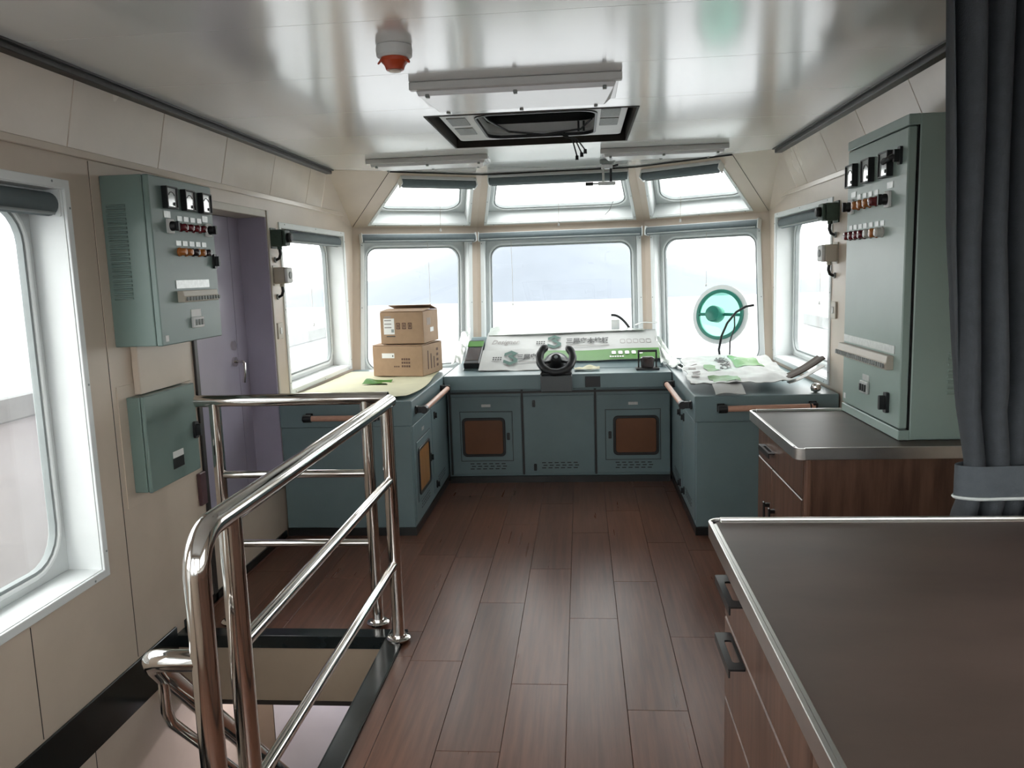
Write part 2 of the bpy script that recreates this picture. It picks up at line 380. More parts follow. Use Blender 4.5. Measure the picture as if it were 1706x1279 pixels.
# ---- front bulkhead: three raked facets below, three sloping facets above
FA, FB, FC, FD = V((XL,6.58,2.0)), V((-.915,7.2,2.0)), V((.565,7.18,2.0)), V((XR,6.52,2.0))
CA, CB, CC, CD = V((-1.40,6.013,ZC)), V((-.758,6.43,ZC)), V((.434,6.37,ZC)), V((1.08,5.904,ZC))
LOW = V((0,-.26,-1.3))
def frame_of(P0, P1, Q1, Q0):
    u = (P1-P0).normalized(); v = Q0-P0; v = (v-u*v.dot(u)).normalized(); n = u.cross(v).normalized()
    uv = [((p-P0).dot(u), (p-P0).dot(v)) for p in (P0, P1, Q1, Q0)]
    return P0, u, v, n, uv
def facet(mb, fr, hole, d):
    o, u, v, n, q = fr
    mb.ring(q, hole, o, u, v, n, -d, 0)
WIN_N = [0]
def window(fr, hole, depth, rad, fw, label=None, cw=.028, two_tone=False):
    """casing on the wall, lined reveal, rounded steel frame, gasket and pane"""
    WIN_N[0] += 1
    o, u, v, n, q = fr
    c = V((sum(p[0] for p in hole)/4, hole[0][1])); base = o+u*c.x+v*c.y
    t = thing('window_%d' % WIN_N[0], base, kind='structure', label=label)
    obj('casing', MB().ring(inset(hole, -cw), inset(hole, .004), o, u, v, n, -.004, .007), M_white, t, .002)
    obj('reveal', MB().ring(hole, inset(hole, .007), o, u, v, n, -depth, -.004), M_white, t)
    pin = inset(hole, .007)
    obj('frame', MB().ring(rounded(pin, .004, 6), rounded(inset(pin, fw), rad, 6), o, u, v, n, -depth+.004, -depth+.034), M_steelframe, t, .004, smooth=True)
    obj('inner_bead', MB().ring(rounded(inset(pin, fw-.022), rad+.02, 6), rounded(inset(pin, fw-.006), rad+.006, 6), o, u, v, n, -depth+.032, -depth+.046), M_white, t, .003, smooth=True)
    obj('gasket', MB().ring(rounded(inset(pin, fw-.006), rad+.006, 6), rounded(inset(pin, fw+.006), rad-.006, 6), o, u, v, n, -depth+.012, -depth+.038), M_gasket, t, smooth=True)
    obj('pane', MB().prism(rounded(inset(pin, fw-.003), rad, 6), o, u, v, n, -depth+.014, -depth+.020), G_pane, t)
    sc = MB()
    for i in range(4):
        a, b = V(inset(hole, -cw*.6)[i]), V(inset(hole, -cw*.6)[(i+1) % 4])
        for k in (.06, .5, .94):
            p = a.lerp(b, k); pp = o+u*p.x+v*p.y; sc.cyl(pp+n*.006, pp+n*.0085, .0045, 8)
    obj('screw_heads', sc, M_gasket, t, kind='stuff')
    return t

fronts_lo = [frame_of(FA+LOW, FB+LOW, FB, FA), frame_of(FB+LOW, FC+LOW, FC, FB), frame_of(FC+LOW, FD+LOW, FD, FC)]
fronts_hi = [frame_of(FA, FB, CB, CA), frame_of(FB, FC, CC, CB), frame_of(FC, FD, CD, CC)]
wf = MB(); lo_holes = []; hi_holes = []
for k, fr in enumerate(fronts_lo):
    L = fr[4][1][0]; Hh = fr[4][2][1]
    q = fr[4]; s0 = (q[3][0]-q[0][0])/Hh
    def px(a, b): return (a+s0*b, b)
    m0, m1 = [(.095, .075), (.06, .06), (.085, .10)][k]
    b0, b1 = .08, Hh-.095
    h = [px(m0, b0), px(L-m1, b0), px(L-m1, b1), px(m0, b1)]; lo_holes.append(h)
    facet(wf, fr, h, .02)
    o, u, v, n, q = fr   # wall below the sill
    wf.prism([(0, 0), (L, 0), (L, -.82), (0, -.82)], o, u, Z3, n, -.02, 0)
for k, fr in enumerate(fronts_hi):
    q = fr[4]; Hh = q[2][1]
    def at(a, b):   # a 0..1 across, b metres up
        t = b/Hh; l = q[0][0]+(q[3][0]-q[0][0])*t; r = q[1][0]+(q[2][0]-q[1][0])*t; return l, r
    h = []
    b0, b1 = .06, Hh-.07
    l0, r0 = at(0, b0); l1, r1 = at(0, b1)
    m0, m1 = [(.135, .085), (.085, .085), (.085, .135)][k]
    h = [(l0+m0, b0), (r0-m1, b0), (r1-m1, b1), (l1+m0, b1)]; hi_holes.append(h)
    facet(wf, fr, h, .02)
# corner infill panels between side cornice and sloping facets
for side, (c0, c1, a, e) in ((-1, (V((XL+.06,5.8,ZC)), CA, FA, V((XL,5.8,2.105)))), (1, (V((XR-.115,5.72,ZC)), CD, FD, V((XR,5.72,2.105))))):
    off = V((.03*side, .02, .0))
    P = [c0, c1, a, V((a.x, a.y, 2.0)), e]; pts = [c0, c1, a, e]
    wf.add(pts+[p+off for p in pts], [(0,1,2), (0,2,3), (4,6,5), (4,7,6), (0,4,5,1), (1,5,6,2), (2,6,7,3), (3,7,4,0)])
for a, b in ((V((XL+.06,5.8,ZC)), CA), (CA, CB), (CB, CC), (CC, CD), (CD, V((XR-.115,5.72,ZC)))):
    e = V((0, .012, 0)); wf.add([a, b, b+Z3*.05, a+Z3*.05, a+e, b+e, b+e+Z3*.05, a+e+Z3*.05], [(0,1,2,3),(7,6,5,4),(0,4,5,1),(3,2,6,7),(0,3,7,4),(1,5,6,2)])
wall_front = obj('wall_front', wf, M_wall, kind='structure')

for p, q_ in ((FA, CA), (FD, CD)): obj('panel_joint', MB().tube([p+(q_-p)*.02+V((0, -.002, 0)), q_-V((0, .002, 0))], .0022, 5), M_trim, wall_front)
LEFTF = lambda w: (V((XL, 0, 0)), Y3, Z3, X3, rect2(YB, 6.58, 0, 2.1))
RIGHTF = lambda w: (V((XR, 0, 0)), -Y3, Z3, -X3, rect2(-6.5, -YB, 0, 2.1))
win_labels = ['', '', '']
window(LEFTF(0), rect2(*W1), WT-.01, .14, .055, label='tall near side window left of the green boxes')
window(LEFTF(0), rect2(*W2), WT-.01, .10, .05, label='side window beyond the purple door')
for k in range(3): window(fronts_lo[k], lo_holes[k], .13, .10, .05)
for k in range(3): window(fronts_hi[k], hi_holes[k], .15, .10, .05, cw=.02)
window(RIGHTF(0), rect2(-W3[1], -W3[0], W3[2], W3[3]), WT-.01, .10, .05, label='side window beside the tall green cabinet')
window(LEFTF(0), rect2(*W0), WT-.01, .14, .055)
window(RIGHTF(0), rect2(-W4[1], -W4[0], W4[2], W4[3]), WT-.01, .10, .05)
for b in BW: window((V((0, YB, 0)), -X3, Z3, Y3, None), rect2(-b[1], -b[0], b[2], b[3]), .14, .10, .05)

# ---- ceiling of cross panels, hole for the cassette unit
HOLE = (-.755, .30, 4.03, 5.06)
seams = [YB, -.07, .58, 1.23, 1.88, 2.52, 3.177, 3.845, 4.49, 5.13, 5.765]
ceil = None
mb = MB()
for r in subtract((XL-WT, XR+WT, YB-.15, 5.70), [(HOLE[0]-.02, HOLE[1]+.02, HOLE[2]-.02, HOLE[3]+.02)]): mb.box(r[0], r[1], r[2], r[3], ZC+.024, ZC+.05)  # unseen backing plate that blocks sky light above the panels
mb.prism([(XL-WT, 5.70), (XR+WT, 5.70), (XR+WT, 5.78), (XR-.06, 5.80), (CD.x, CD.y+.01), (CC.x, CC.y+.01), (CB.x, CB.y+.01), (CA.x, CA.y+.01), (XL+.02, 5.87), (XL-WT, 5.80)], (0,0,0), X3, Y3, Z3, ZC+.024, ZC+.05)
ceil = obj('ceiling', mb, M_sub, kind='structure')
for a, b in zip(seams[:-1], seams[1:]):
    mb = MB()
    for r in subtract((XL+.055, XR-.11, a+.0012, b-.0012), [HOLE]): mb.box(r[0], r[1], r[2], r[3], ZC, ZC+.02)
    obj('ceiling_panel', mb, M_ceil, ceil)
mb = MB(); poly = [(XL+.06, 5.7675), (XR-.115, 5.7675), (CD.x, CD.y), (CC.x, CC.y), (CB.x, CB.y), (CA.x, CA.y)]
mb.prism(poly, (0,0,0), X3, Y3, Z3, ZC, ZC+.02); obj('ceiling_panel', mb, M_ceil, ceil)
mb = MB(); mb.box(XL-WT, XL+.06, YB, 6.0, ZC-.002, ZC+.02); mb.box(XR-.115, XR+WT, YB, 6.0, ZC-.002, ZC+.02); obj('ceiling_edge', mb, M_trim, ceil)
# dark edge trims
t = thing('trim_2', (XL+.07, 3, ZC), kind='structure', label='dark gasket strip along the left ceiling edge')
obj('strip', B(XL+.045, XL+.095, YB, 5.80, ZC-.030, ZC-.002), M_trim, t, .003)
obj('lip', B(XL+.095, XL+.110, YB, 5.80, ZC-.008, ZC-.001), M_trim, t)
t = thing('trim_3', (XR-.12, 3, ZC), kind='structure', label='dark gasket strip along the right ceiling edge')
obj('strip', B(XR-.15, XR-.10, YB, 5.72, ZC-.030, ZC-.002), M_trim, t, .003)
obj('lip', B(XR-.165, XR-.15, YB, 5.72, ZC-.008, ZC-.001), M_trim, t)
t = thing('trim_4', (0, 6.3, ZC-.02), kind='structure', label='black joint line above the front windows')
for a, b in ((CA, CB), (CB, CC), (CC, CD)): obj('joint_strip', MB().tube([a-Z3*.004, b-Z3*.004], .007, 6), M_black, t)
# black baseboard band on the left wall, continuing past the stairwell
t = thing('baseboard_left', (XL, 3.5, 0), kind='structure')
obj('band', B(XL, XL+.012, YB, SY1-.003, -.145, .052), M_blackgloss, t, .002)
obj('band', B(XL, XL+.012, SY1+.08, 4.68, 0.001, .045), M_blackgloss, t, .002)
t = thing('baseboard_right', (XR, 1, 0), kind='structure')
obj('band', B(XR-.012, XR, YB, 4.65, 0.001, .07), M_blackgloss, t, .002)

# ---- door on the left wall
d = thing('door_1', (XL-.1, 4.2, D1[2]), kind='structure', label='purple-grey steel door in a deep jamb behind the rail')
leafx = XL-WT+.02
leaf = obj('door_leaf', B(leafx-.03, leafx, D1[0]+.012, 4.555, D1[2]+.012, D1[3]-.013), M_door, d, .004)
obj('door_frame', B(leafx-.03, leafx-.006, 4.57, D1[1], D1[2], D1[3]), M_door, d)
obj('door_seal', B(leafx-.03, leafx-.012, 4.555, 4.575, D1[2], D1[3]), M_black, d)
obj('door_jamb', B(XL-WT, XL+.004, D1[1]-.012, D1[1]+.012, D1[2], D1[3]), M_door, d, .003)
obj('door_jamb', B(XL-WT, XL+.004, D1[0]-.012, D1[0]+.012, D1[2], D1[3]), M_cream2, d, .003)
obj('door_head', B(XL-WT, XL+.006, D1[0], D1[1], D1[3]-.012, D1[3]+.03), M_cream2, d, .003)
obj('door_sill', B(XL-WT, XL+.01, D1[0], D1[1], D1[2]-.012, D1[2]+.012), M_maroon, d, .003)
obj('sill_plate', B(XL-WT+.03, XL-.02, 3.95, 4.65, D1[2]+.012, D1[2]+.018), M_alu, d)
ro = MB().cyl((leafx, 4.49, 1.225), (leafx+.012, 4.49, 1.225), .028, 16); obj('lock_rose', ro, M_chrome, leaf, smooth=True)
ro = MB().cyl((leafx, 4.49, 1.13), (leafx+.014, 4.49, 1.13), .028, 16); obj('handle_rose', ro, M_chrome, leaf, smooth=True)
obj('lever', MB().tube([(leafx, 4.49, 1.13), (leafx+.055, 4.49, 1.13), (leafx+.065, 4.485, 1.12), (leafx+.068, 4.47, 1.06), (leafx+.066, 4.46, 1.01)], .009, 10), M_chrome, leaf, smooth=True)
obj('door_trim', B(XL, XL+.012, D1[1]+.0, D1[1]+.03, D1[2], D1[3]+.03), M_cream2, d, .003)
obj('door_trim', B(XL, XL+.012, D1[0]-.035, D1[0], .0, D1[3]+.03), M_trim, d, .003)
obj('hinge', B(XL+.0, XL+.018, 3.62, 3.68, .52, .68), M_maroon, d, .003)

# ---- lower deck seen through the stairwell
obj('floor_lower', B(-2.4, 2.0, -1.6, 5.2, -2.5, -2.4), M_lowbeige, kind='structure', label='pale floor of the deck below')
sl = thing('trim_5', (-1.4, SY1, -.2), kind='structure', label='beige slab edge under the far coaming')
obj('slab_edge', B(XL, SX1+.05, SY1-.002, SY1+.02, -.30, -.045), M_lowbeige, sl)
obj('slab_bead', B(XL, SX1+.05, SY1-.01, SY1+.02, -.318, -.30), M_sub, sl)
lw = thing('wall_lower', (-.8, 4.0, -2.4), kind='structure', label='white wall and beige door edge on the deck below')
obj('panel', B(-1.72, -1.205, 3.95, 4.0, -2.4, -.17), M_lowwall, lw)
obj('panel', B(-1.20, 1.2, 3.95, 4.0, -2.4, -.17), M_lowbeige, lw)
obj('panel', B(XL, -1.725, 3.95, 4.0, -2.4, -.17), M_lowbeige, lw)
obj('wall_lower_right', B(1.2, 1.25, 0, 4.0, -2.4, -.17), M_lowwall, kind='structure', label='side wall of the deck below')
lp = thing('added_lower_lamp', (-1.3, 3.86, -.215), 'unseen lamp added to brighten the white wall on the deck below', 'lamp')  # added out of view to light the white panel below
obj('lamp_body', B(-1.70, -.95, 3.80, 3.93, -.20, -.165), M_lampbody, lp, .004)
obj('lamp_diffuser', B(-1.68, -.97, 3.82, 3.92, -.215, -.20), M_glow, lp, .004)

# ================================================================== OUTSIDE
obj('sea', MB().add([(-900,-900,-9),(900,-900,-9),(900,900,-9),(-900,900,-9)], [(0,1,2,3)]), M_sea, kind='structure', label='pale flat sea outside')
def ridge(i, j):
    x = -500+1000*i; h = 3+3*math.sin(i*9+1)**2+30*math.exp(-((i-.485)/.055)**2)
    return V((x, 285+190*j, -9.5+h*(math.sin(j*math.pi)**.8 if 0 < j < 1 else 0)))
obj('hill', MB().sheet(ridge, 60, 8, 1.0), M_hill, smooth=True, ang=80, kind='structure', label='hazy hill beyond the sea')
for side, x, nm in ((-1, -2.95, 'side deck and bulwark outside the left windows'), (1, 2.5, 'side deck and bulwark outside the right windows')):
    t = thing('bulwark', (x, 2.5, -.1), nm, 'bulwark')
    wx = XL-WT if side < 0 else XR+WT
    obj('side_deck', B(min(x, wx), max(x, wx), -3, 9, -.16, -.06), M_deck, t)
    obj('plating', B(x-.03, x+.03, -3, 9, -.16, .93), M_bulwark, t)
    obj('cap_rail', B(x-.08, x+.08, -3, 9, .93, 1.06), M_caprail, t, .01)

# ================================================================== THINGS
# ---- generic small parts
def lock_on(parent, p, n, u, s=1.0):
    """quarter-turn lock: plate and wing knob; n = face normal, u = horizontal"""
    p = V(p); n = V(n); u = V(u)
    mb = MB().prism(rounded(rect2(-.011*s, .011*s, -.026*s, .026*s), .005*s, 3), p, u, Z3, n, 0, .008*s)
    mb.prism(rounded(rect2(-.006*s, .006*s, -.018*s, .018*s), .004*s, 3), p, u, Z3, n, .008*s, .022*s)
    return obj('lock', mb, M_plastic, parent, smooth=True)
def slots(parent, p, n, u, rows=3, cols=6, dx=.048, dz=.02):
    p = V(p); mb = MB()
    for r in range(rows):
        for c in range(cols):
            q = p+V(u)*((c-(cols-1)/2)*dx+(r % 2)*.010)+Z3*(r*dz); mb.prism(rounded(rect2(-.016, .016, -.0035, .0035), .003, 2), q, V(u), Z3, V(n), -.001, .0012)
    return obj('vent_slots', mb, M_black, parent, kind='stuff')
def console_door(console, o, u, n, w, h, kind, lockside=1, panel=None):
    """door slab at o (lower left corner) spanning w x h; kind 'hatch' has an inset hatch with a brown panel"""
    o, u, n = V(o), V(u), V(n)
    dr = obj('door', MB().prism(rect2(0, w, 0, h), o, u, Z3, n, -.016, .004), M_teal, console, .003)
    if kind == 'hatch':
        a0, a1, b0, b1 = w*.115, w*.875, h*.165, h*.81
        obj('hatch_frame', MB().ring(rect2(a0, a1, b0, b1), inset(rect2(a0, a1, b0, b1), .004), o, u, Z3, n, .003, .0052), M_black, dr)
        obj('hatch', MB().prism(inset(rect2(a0, a1, b0, b1), .006), o, u, Z3, n, .003, .009), M_teal, dr, .002)
        off = 0 if lockside > 0 else (a1-a0)*.20
        r = rect2(a0+.028+off, a0+.028+off+(a1-a0)*.76, b0+.05, b1-.06)
        if lockside < 0: r = rect2(a1-.028-(a1-a0)*.76, a1-.028, b0+.05, b1-.06)
        obj('hatch_gasket', MB().ring(rounded(inset(r, -.012), .034, 5), rounded(inset(r, .008), .022, 5), o, u, Z3, n, .008, .019), M_plastic, dr, .003, smooth=True)
        obj('hatch_window', MB().prism(rounded(r, .026, 5), o, u, Z3, n, .008, .012), panel or M_brown, dr)
        lx = a1-.035 if lockside > 0 else a0+.035
        lock_on(dr, o+u*lx+Z3*(b0+b1)/2+n*.009, n, u, 1.05)
        obj('name_plate', MB().prism(rect2(w*.5-.035, w*.5+.035, h*.865, h*.9), o, u, Z3, n, .004, .006), M_plate, dr)
        slots(dr, o+u*w*.5+Z3*h*.065+n*.004, n, u)
    else:
        lx = w*.15 if lockside < 0 else w*.85
        lock_on(dr, o+u*lx+Z3*h*.90+n*.004, n, u); lock_on(dr, o+u*lx+Z3*h*.08+n*.004, n, u)
        slots(dr, o+u*w*.5+Z3*h*.07+n*.004, n, u)
    return dr
def handrail(p0, p1, n, label):
    """copper tube carried by two black brackets; n = outward normal of the face"""
    p0, p1, n = V(p0), V(p1), V(n); t = (p1-p0).normalized()
    th = thing('grab_rail', (p0+p1)/2, label, 'grab rail', 'copper grab rails on the consoles')
    off = n*.055
    for p, s in ((p0, 1), (p1, -1)):
        mb = MB().prism(rect2(-.022, .022, -.024, .024), p, t, Z3, n, 0, .012)
        mb.prism([(-.014, -.020), (.014, -.020), (.014, .020), (-.014, .020)], p, t, Z3, n, .012, .07)
        mb.cyl(p+off-t*.022, p+off+t*.03*s*(1 if s > 0 else 1), .024, 14)
        obj('bracket', mb, M_plastic, th, .003)
    obj('tube', MB().cyl(p0+off, p1+off, .0175, 18), M_copper, th, smooth=True)
    return th

# ---- front console
fc = thing('front_console', (-.19, 6.3, 0), 'wide teal steering console across the front under the middle window', 'console', 'teal wheelhouse consoles')
obj('body', B(-1.03, .645, 5.945, 6.85, .05, .735), M_teal, fc, .003)
obj('toe_kick', B(-1.03, .645, 5.93, 6.8, 0, .05), M_black, fc)
obj('top', B(-1.03, .646, 5.815, 6.85, .735, .845), M_teal, fc, .006, 2)
obj('instrument_panel', MB().prism([(6.13, .846), (6.80, .846), (6.80, 1.055), (6.70, 1.055)], (-.93, 0, 0), Y3, Z3, X3, 0, 1.55), M_teal, fc, .005)
for x in (-1.012, -.459, .091): obj('door_gap_shade', B(x-.008, x+.008, 5.9405, 5.946, .06, .735), M_black, fc)  # black strips painting the shade in the gaps between doors
obj('lip_shadow_strip', B(-1.03, .645, 5.935, 5.946, .69, .705), M_black, fc)  # black strip put in for the shadow under the top lip
obj('inset_display', B(.02, .13, 5.811, 5.82, .745, .825), M_plastic, fc, .002)
for x0, x1, k, s in ((-1.0, -.468, 'hatch', 1), (-.45, .082, 'plain', -1), (.10, .645, 'hatch', -1)):
    console_door(fc, (x0, 5.941, .07), X3, -Y3, x1-x0, .60, k, s)
# ---- left console
lc = thing('side_console', (-1.45, 5.3, 0), 'left teal side console carrying the two cardboard boxes', 'console', 'teal wheelhouse consoles')
obj('body', B(XL+.01, -1.045, 4.705, 6.2, .05, .69), M_teal, lc, .004)
obj('toe_kick', B(XL+.01, -1.040, 4.70, 5.93, 0, .05), M_black, lc)
obj('top', B(XL+.01, -1.033, 4.695, 6.36, .69, .845), M_teal, lc, .006, 2)
console_door(lc, (-1.043, 4.72, .085), Y3, X3, .60, .60, 'hatch', 1, M_orangewood)
console_door(lc, (-1.043, 5.335, .085), Y3, X3, .585, .60, 'plain', -1)
# ---- right console
rc = thing('side_console', (1.06, 5.3, 0), 'right teal side console under crumpled printed cardboard beside the walnut drawers', 'console', 'teal wheelhouse consoles')
obj('body', B(.662, XR-.01, 4.69, 6.2, .05, .69), M_teal, rc, .004)
obj('toe_kick', B(.657, XR-.01, 4.685, 5.93, 0, .05), M_black, rc)
obj('top', B(.650, XR-.01, 4.68, 6.30, .69, .845), M_teal, rc, .006, 2)
console_door(rc, (.660, 5.29, .085), -Y3, -X3, .58, .60, 'plain', -1)
console_door(rc, (.660, 5.89, .085), -Y3, -X3, .575, .60, 'plain', 1)
handrail((-1.67, 4.695, .757), (-1.255, 4.695, .755), -Y3, 'copper grab rail on the near end of the left console')
handrail((-1.0325, 4.80, .775), (-1.0325, 5.70, .775), X3, 'copper grab rail on the aisle side of the left console')
handrail((.6495, 4.80, .775), (.6495, 5.70, .775), -X3, 'copper grab rail on the aisle side of the right console')
handrail((.80, 4.6802, .777), (1.32, 4.6802, .783), -Y3, 'copper grab rail on the near end of the right console behind the drawers')

# ---- steering wheel unit
sw = thing('steering_wheel', (-.19, 5.85, .845), 'black open-topped steering wheel on a square pod', 'steering wheel')
obj('pod', B(-.305, -.075, 5.735, 5.813, .725, .845), M_darkgrey, sw, .006)
obj('pod_top', MB().prism([(5.735, .848), (6.0, .848), (6.0, .93), (5.735, .868)], (-.305, 0, 0), Y3, Z3, X3, 0, .23), M_plastic, sw, .008)
c = V((-.19, 5.835, .955)); un = V((0, -.80, .60)).normalized(); uu = X3; vv = un.cross(uu)
if vv.z < 0: vv = -vv
obj('hub', MB().lathe([(.085, -.075), (.085, -.06), (.075, -.045), (.055, -.02), (.042, .0), (.038, .018), (.030, .026), (.012, .028)], c, un, 24), M_plastic, sw, smooth=True)
obj('hub_ring', MB().lathe([(.092, -.078), (.098, -.074), (.098, -.066), (.092, -.062)], c, un, 28), M_gasket, sw, smooth=True)
rim = [c+un*.015+(uu*math.cos(R_(a))*.122+vv*math.sin(R_(a))*.122) for a in range(122, 419, 9)]
rr = [.026+.004*abs(math.sin(i*.9)) for i in range(len(rim))]; rr[0] = .016; rr[-1] = .016
obj('rim', MB().tube(rim, .025, 12, True, rr), M_plastic, sw, smooth=True, ang=60)
for a in (200, 340): obj('spoke', MB().tube([c-un*.02, c+un*.01+(uu*math.cos(R_(a))+vv*math.sin(R_(a)))*.115], .011, 10), M_plastic, sw, smooth=True)
obj('centre_button', MB().lathe([(.014, .026), (.014, .033), (.006, .035)], c, un, 16), M_gasket, sw, smooth=True)

# ---- black instrument cradle on the right of the console
cr = thing('instrument_cradle', (.48, 6.02, .845), 'small black open frame cradle standing on the console right of the wheel', 'cradle')
obj('base', B(.40, .57, 5.93, 6.05, .845, .86), M_plastic, cr, .003)
for x in (.415, .545): obj('post', B(x, x+.012, 5.99, 6.005, .86, .985), M_plastic, cr)
obj('crossbar', B(.415, .557, 5.988, 6.006, .975, .992), M_plastic, cr, .003)
obj('coil', MB().lathe([(.045, 0), (.05, .01), (.05, .07), (.04, .08)], (.486, 6.0, .86), Z3, 16), M_darklens, cr, smooth=True)
# ---- left instrument peeking out
li = thing('instrument_box', (-.86, 6.25, .85), 'black instrument box at the left end of the front console under the cardboard', 'instrument')
sl_u = V((0, .57, .205)).normalized(); sl_n = V((0, -.205, .57)).normalized()
def slope(x, s, lift=0.0): return V((x, 6.13, .846))+sl_u*s+sl_n*lift
obj('case', MB().prism(rect2(-.925, -.80, .03, .46), V((0, 6.13, .846)), X3, sl_u, sl_n, .001, .05), M_plastic, li, .006)
obj('screen', MB().prism(rect2(-.91, -.815, .08, .30), V((0, 6.13, .846)), X3, sl_u, sl_n, .05, .053), M_darklens, li)
obj('green_strip', MB().prism(rect2(-.925, -.80, .33, .43), V((0, 6.13, .846)), X3, sl_u, sl_n, .05, .054), M_green, li)

# ---- flattened printed cartons on the front console
def carton(name, x0, x1, s0, s1, lift, label, sag=.006, edge=0.0):
    def fn(a, b):
        x = x0+(x1-x0)*a; s = s0+(s1-s0)*b
        l = lift+sag*math.sin(a*7+b*3)+sag*.6*math.sin(a*17+1)*(1-b)+edge*(1-b)**3*(.5+.5*math.sin(a*9))
        return slope(x, s, l+.012)
    th = obj(name, MB().sheet(fn, 28, 8, .004), M_print, None, smooth=True, label=label, cat='carton', group='flattened flooring cartons')
    return th, fn
def patch(parent, name, fn, a0, a1, b0, b1, m, nu=14, nv=4, lift=.0012):
    def g(a, b):
        p = V(fn(a0+(a1-a0)*a, b0+(b1-b0)*b)); e = .003
        du = V(fn(min(1,a0+(a1-a0)*a+e), b0+(b1-b0)*b))-V(fn(a0+(a1-a0)*a-e, b0+(b1-b0)*b)); dv = V(fn(a0+(a1-a0)*a, b0+(b1-b0)*b+e))-V(fn(a0+(a1-a0)*a, b0+(b1-b0)*b-e))
        return p+du.cross(dv).normalized()*lift
    return obj(name, MB().sheet(g, nu, nv, .0006), m, parent, smooth=True)
def logo3(parent, o, u, v, n, s, m=None):
    """faceted hexagonal numeral: zig-zag band"""
    mb = MB(); 
    P = [(-.42,.32),(.0,.52),(.46,.30),(.12,.10),(.46,-.12),(.46,-.34),(.0,-.56),(-.42,-.36),(-.42,-.16),(.02,-.34),(.2,-.26),(.2,-.14),(-.16,.05),(-.16,.14),(.14,.26),(.0,.32),(-.42,.12)]
    mb.prism([(x*s, y*s) for x, y in P], o, u, v, n, .0012, .0020)
    return obj('printed_mark', mb, m or M_tealink, parent)
def specks(parent, x, sc, l, n=4, rows=2, m=None):
    mb = MB()
    for r in range(rows):
        for k in range(n):
            xx = x+(k-(n-1)/2)*.019; ss = sc+(r-(rows-1)/2)*.034
            mb.prism(rect2(xx-.007, xx+.007, ss-.011, ss+.011), V((0, 6.13, .846)), X3, sl_u, sl_n, l, l+.0007)
    obj('small_print', mb, m or M_ink, parent)
upper, fU = carton('printed_carton', -.79, .615, .10, .655, .012, 'long white and green flattened carton along the back of the front console')
patch(upper, 'green_band', fU, .0, .995, .0, .33, M_green, 28, 4)
SV = sl_u*1.9
o_ = lambda x, s, l=.030: slope(x, s, l)
obj('lettering', text_mb('Designer', .062, o_(-.63, .445), X3, SV, sl_n, shear=.35, bold=.0008), M_greyink, upper)
logo3(upper, o_(-.225, .435), X3, SV, sl_n, .125)
specks(upper, -.335, .42, .031)
obj('lettering', text_mb('三层实木地板', .058, o_(.045, .435), X3, SV, sl_n, bold=.0022), M_ink, upper)
obj('underline', MB().prism(rect2(-.13, .22, .345, .357), V((0, 6.13, .846)), X3, sl_u, sl_n, .0305, .0312), M_greyink, upper)
for i in range(5):
    cc = .33+i*.052; q = rounded(rect2(cc-.020, cc+.020, .375, .455), .016, 4)
    obj('icon', MB().ring(q, [((x-cc)*.78+cc, (y-.415)*.80+.415) for x, y in q], V((0, 6.13, .846)), X3, sl_u, sl_n, .0305, .0312), M_greyink, upper)
for i in range(5):
    cc = .25+i*.052; q = rounded([(cc-.017, .175), (cc+.017, .175), (cc+.017, .235), (cc-.017, .235)], .012, 3)
    obj('icon', MB().prism(q, V((0, 6.13, .846)), X3, sl_u, sl_n, .0305, .0312), M_label, upper)
specks(upper, .27, .135, .031, 6, 1, M_label)
lower, fL = carton('printed_carton', -.795, -.315, -.085, .280, .028, 'short white flattened carton overlapping the long one left of the wheel', .004)
logo3(lower, o_(-.56, .115, .050), X3, SV, sl_n, .125)
specks(lower, -.665, .10, .051)
obj('lettering', text_mb('三层实木', .054, o_(-.405, .115, .050), X3, SV, sl_n, bold=.0022), M_ink, lower)
obj('underline', MB().prism(rect2(-.49, -.33, .028, .040), V((0, 6.13, .846)), X3, sl_u, sl_n, .0505, .0512), M_greyink, lower)
# curled open flap and clear wrap along the top
def flap(a, b):
    x = -.78+1.30*a; return V((x, 6.67+.17*b, 1.075+.035*math.sin(a*5+.5)*b+.03*b+.012*math.sin(a*23)*b+.018*a))
obj('carton_flap', MB().sheet(flap, 30, 6, .003), M_crepe, None, smooth=True, label='torn translucent flap curling off the back edge of the front console', cat='wrapping', group='loose wrapping')
def wrap(a, b):
    x = -1.02+.085*a; s = .02+.62*b
    return slope(x, s, .045+.022*math.sin(a*5+b*5)*math.sin(b*9+a*2)+.03*a)
obj('plastic_wrap', MB().sheet(wrap, 12, 16, .002), M_crepe, None, smooth=True, label='crinkled clear wrap at the left end of the front console', cat='wrapping', group='loose wrapping')
def wrap2(a, b):
    x = .60+.14*a; return V((x, 6.15+.55*b-.25*a, .87+.20*b*(1-a)+.02*math.sin(a*9+b*11)))
obj('plastic_wrap', MB().sheet(wrap2, 8, 14, .002), M_tealpale if False else M_crepe, None, smooth=True, label='greenish wrap draped between the front and right consoles', cat='wrapping', group='loose wrapping')
def scrap(a, b): return V((-.06+.19*a, 5.95+.12*b, .862+.012*math.sin(a*8)*math.sin(b*5)+.012*a*b))
obj('paper_scrap', MB().sheet(scrap, 10, 6, .0015), M_paper, None, smooth=True, label='torn cream paper scrap right of the steering wheel', cat='paper')
def wtab(a, b): return V((.45+.18*a, 6.72+.10*b, 1.125+.03*a+.01*math.sin(a*5)))
obj('card_tab', MB().sheet(wtab, 8, 3, .003), M_print, None, smooth=True, label='bent white card tab at the back right of the front console', cat='carton')
obj('sticker_card', B(.255, .325, 6.90, 6.906, 1.05, 1.165), M_label, None, label='small white square card standing at the foot of the middle window', cat='card')

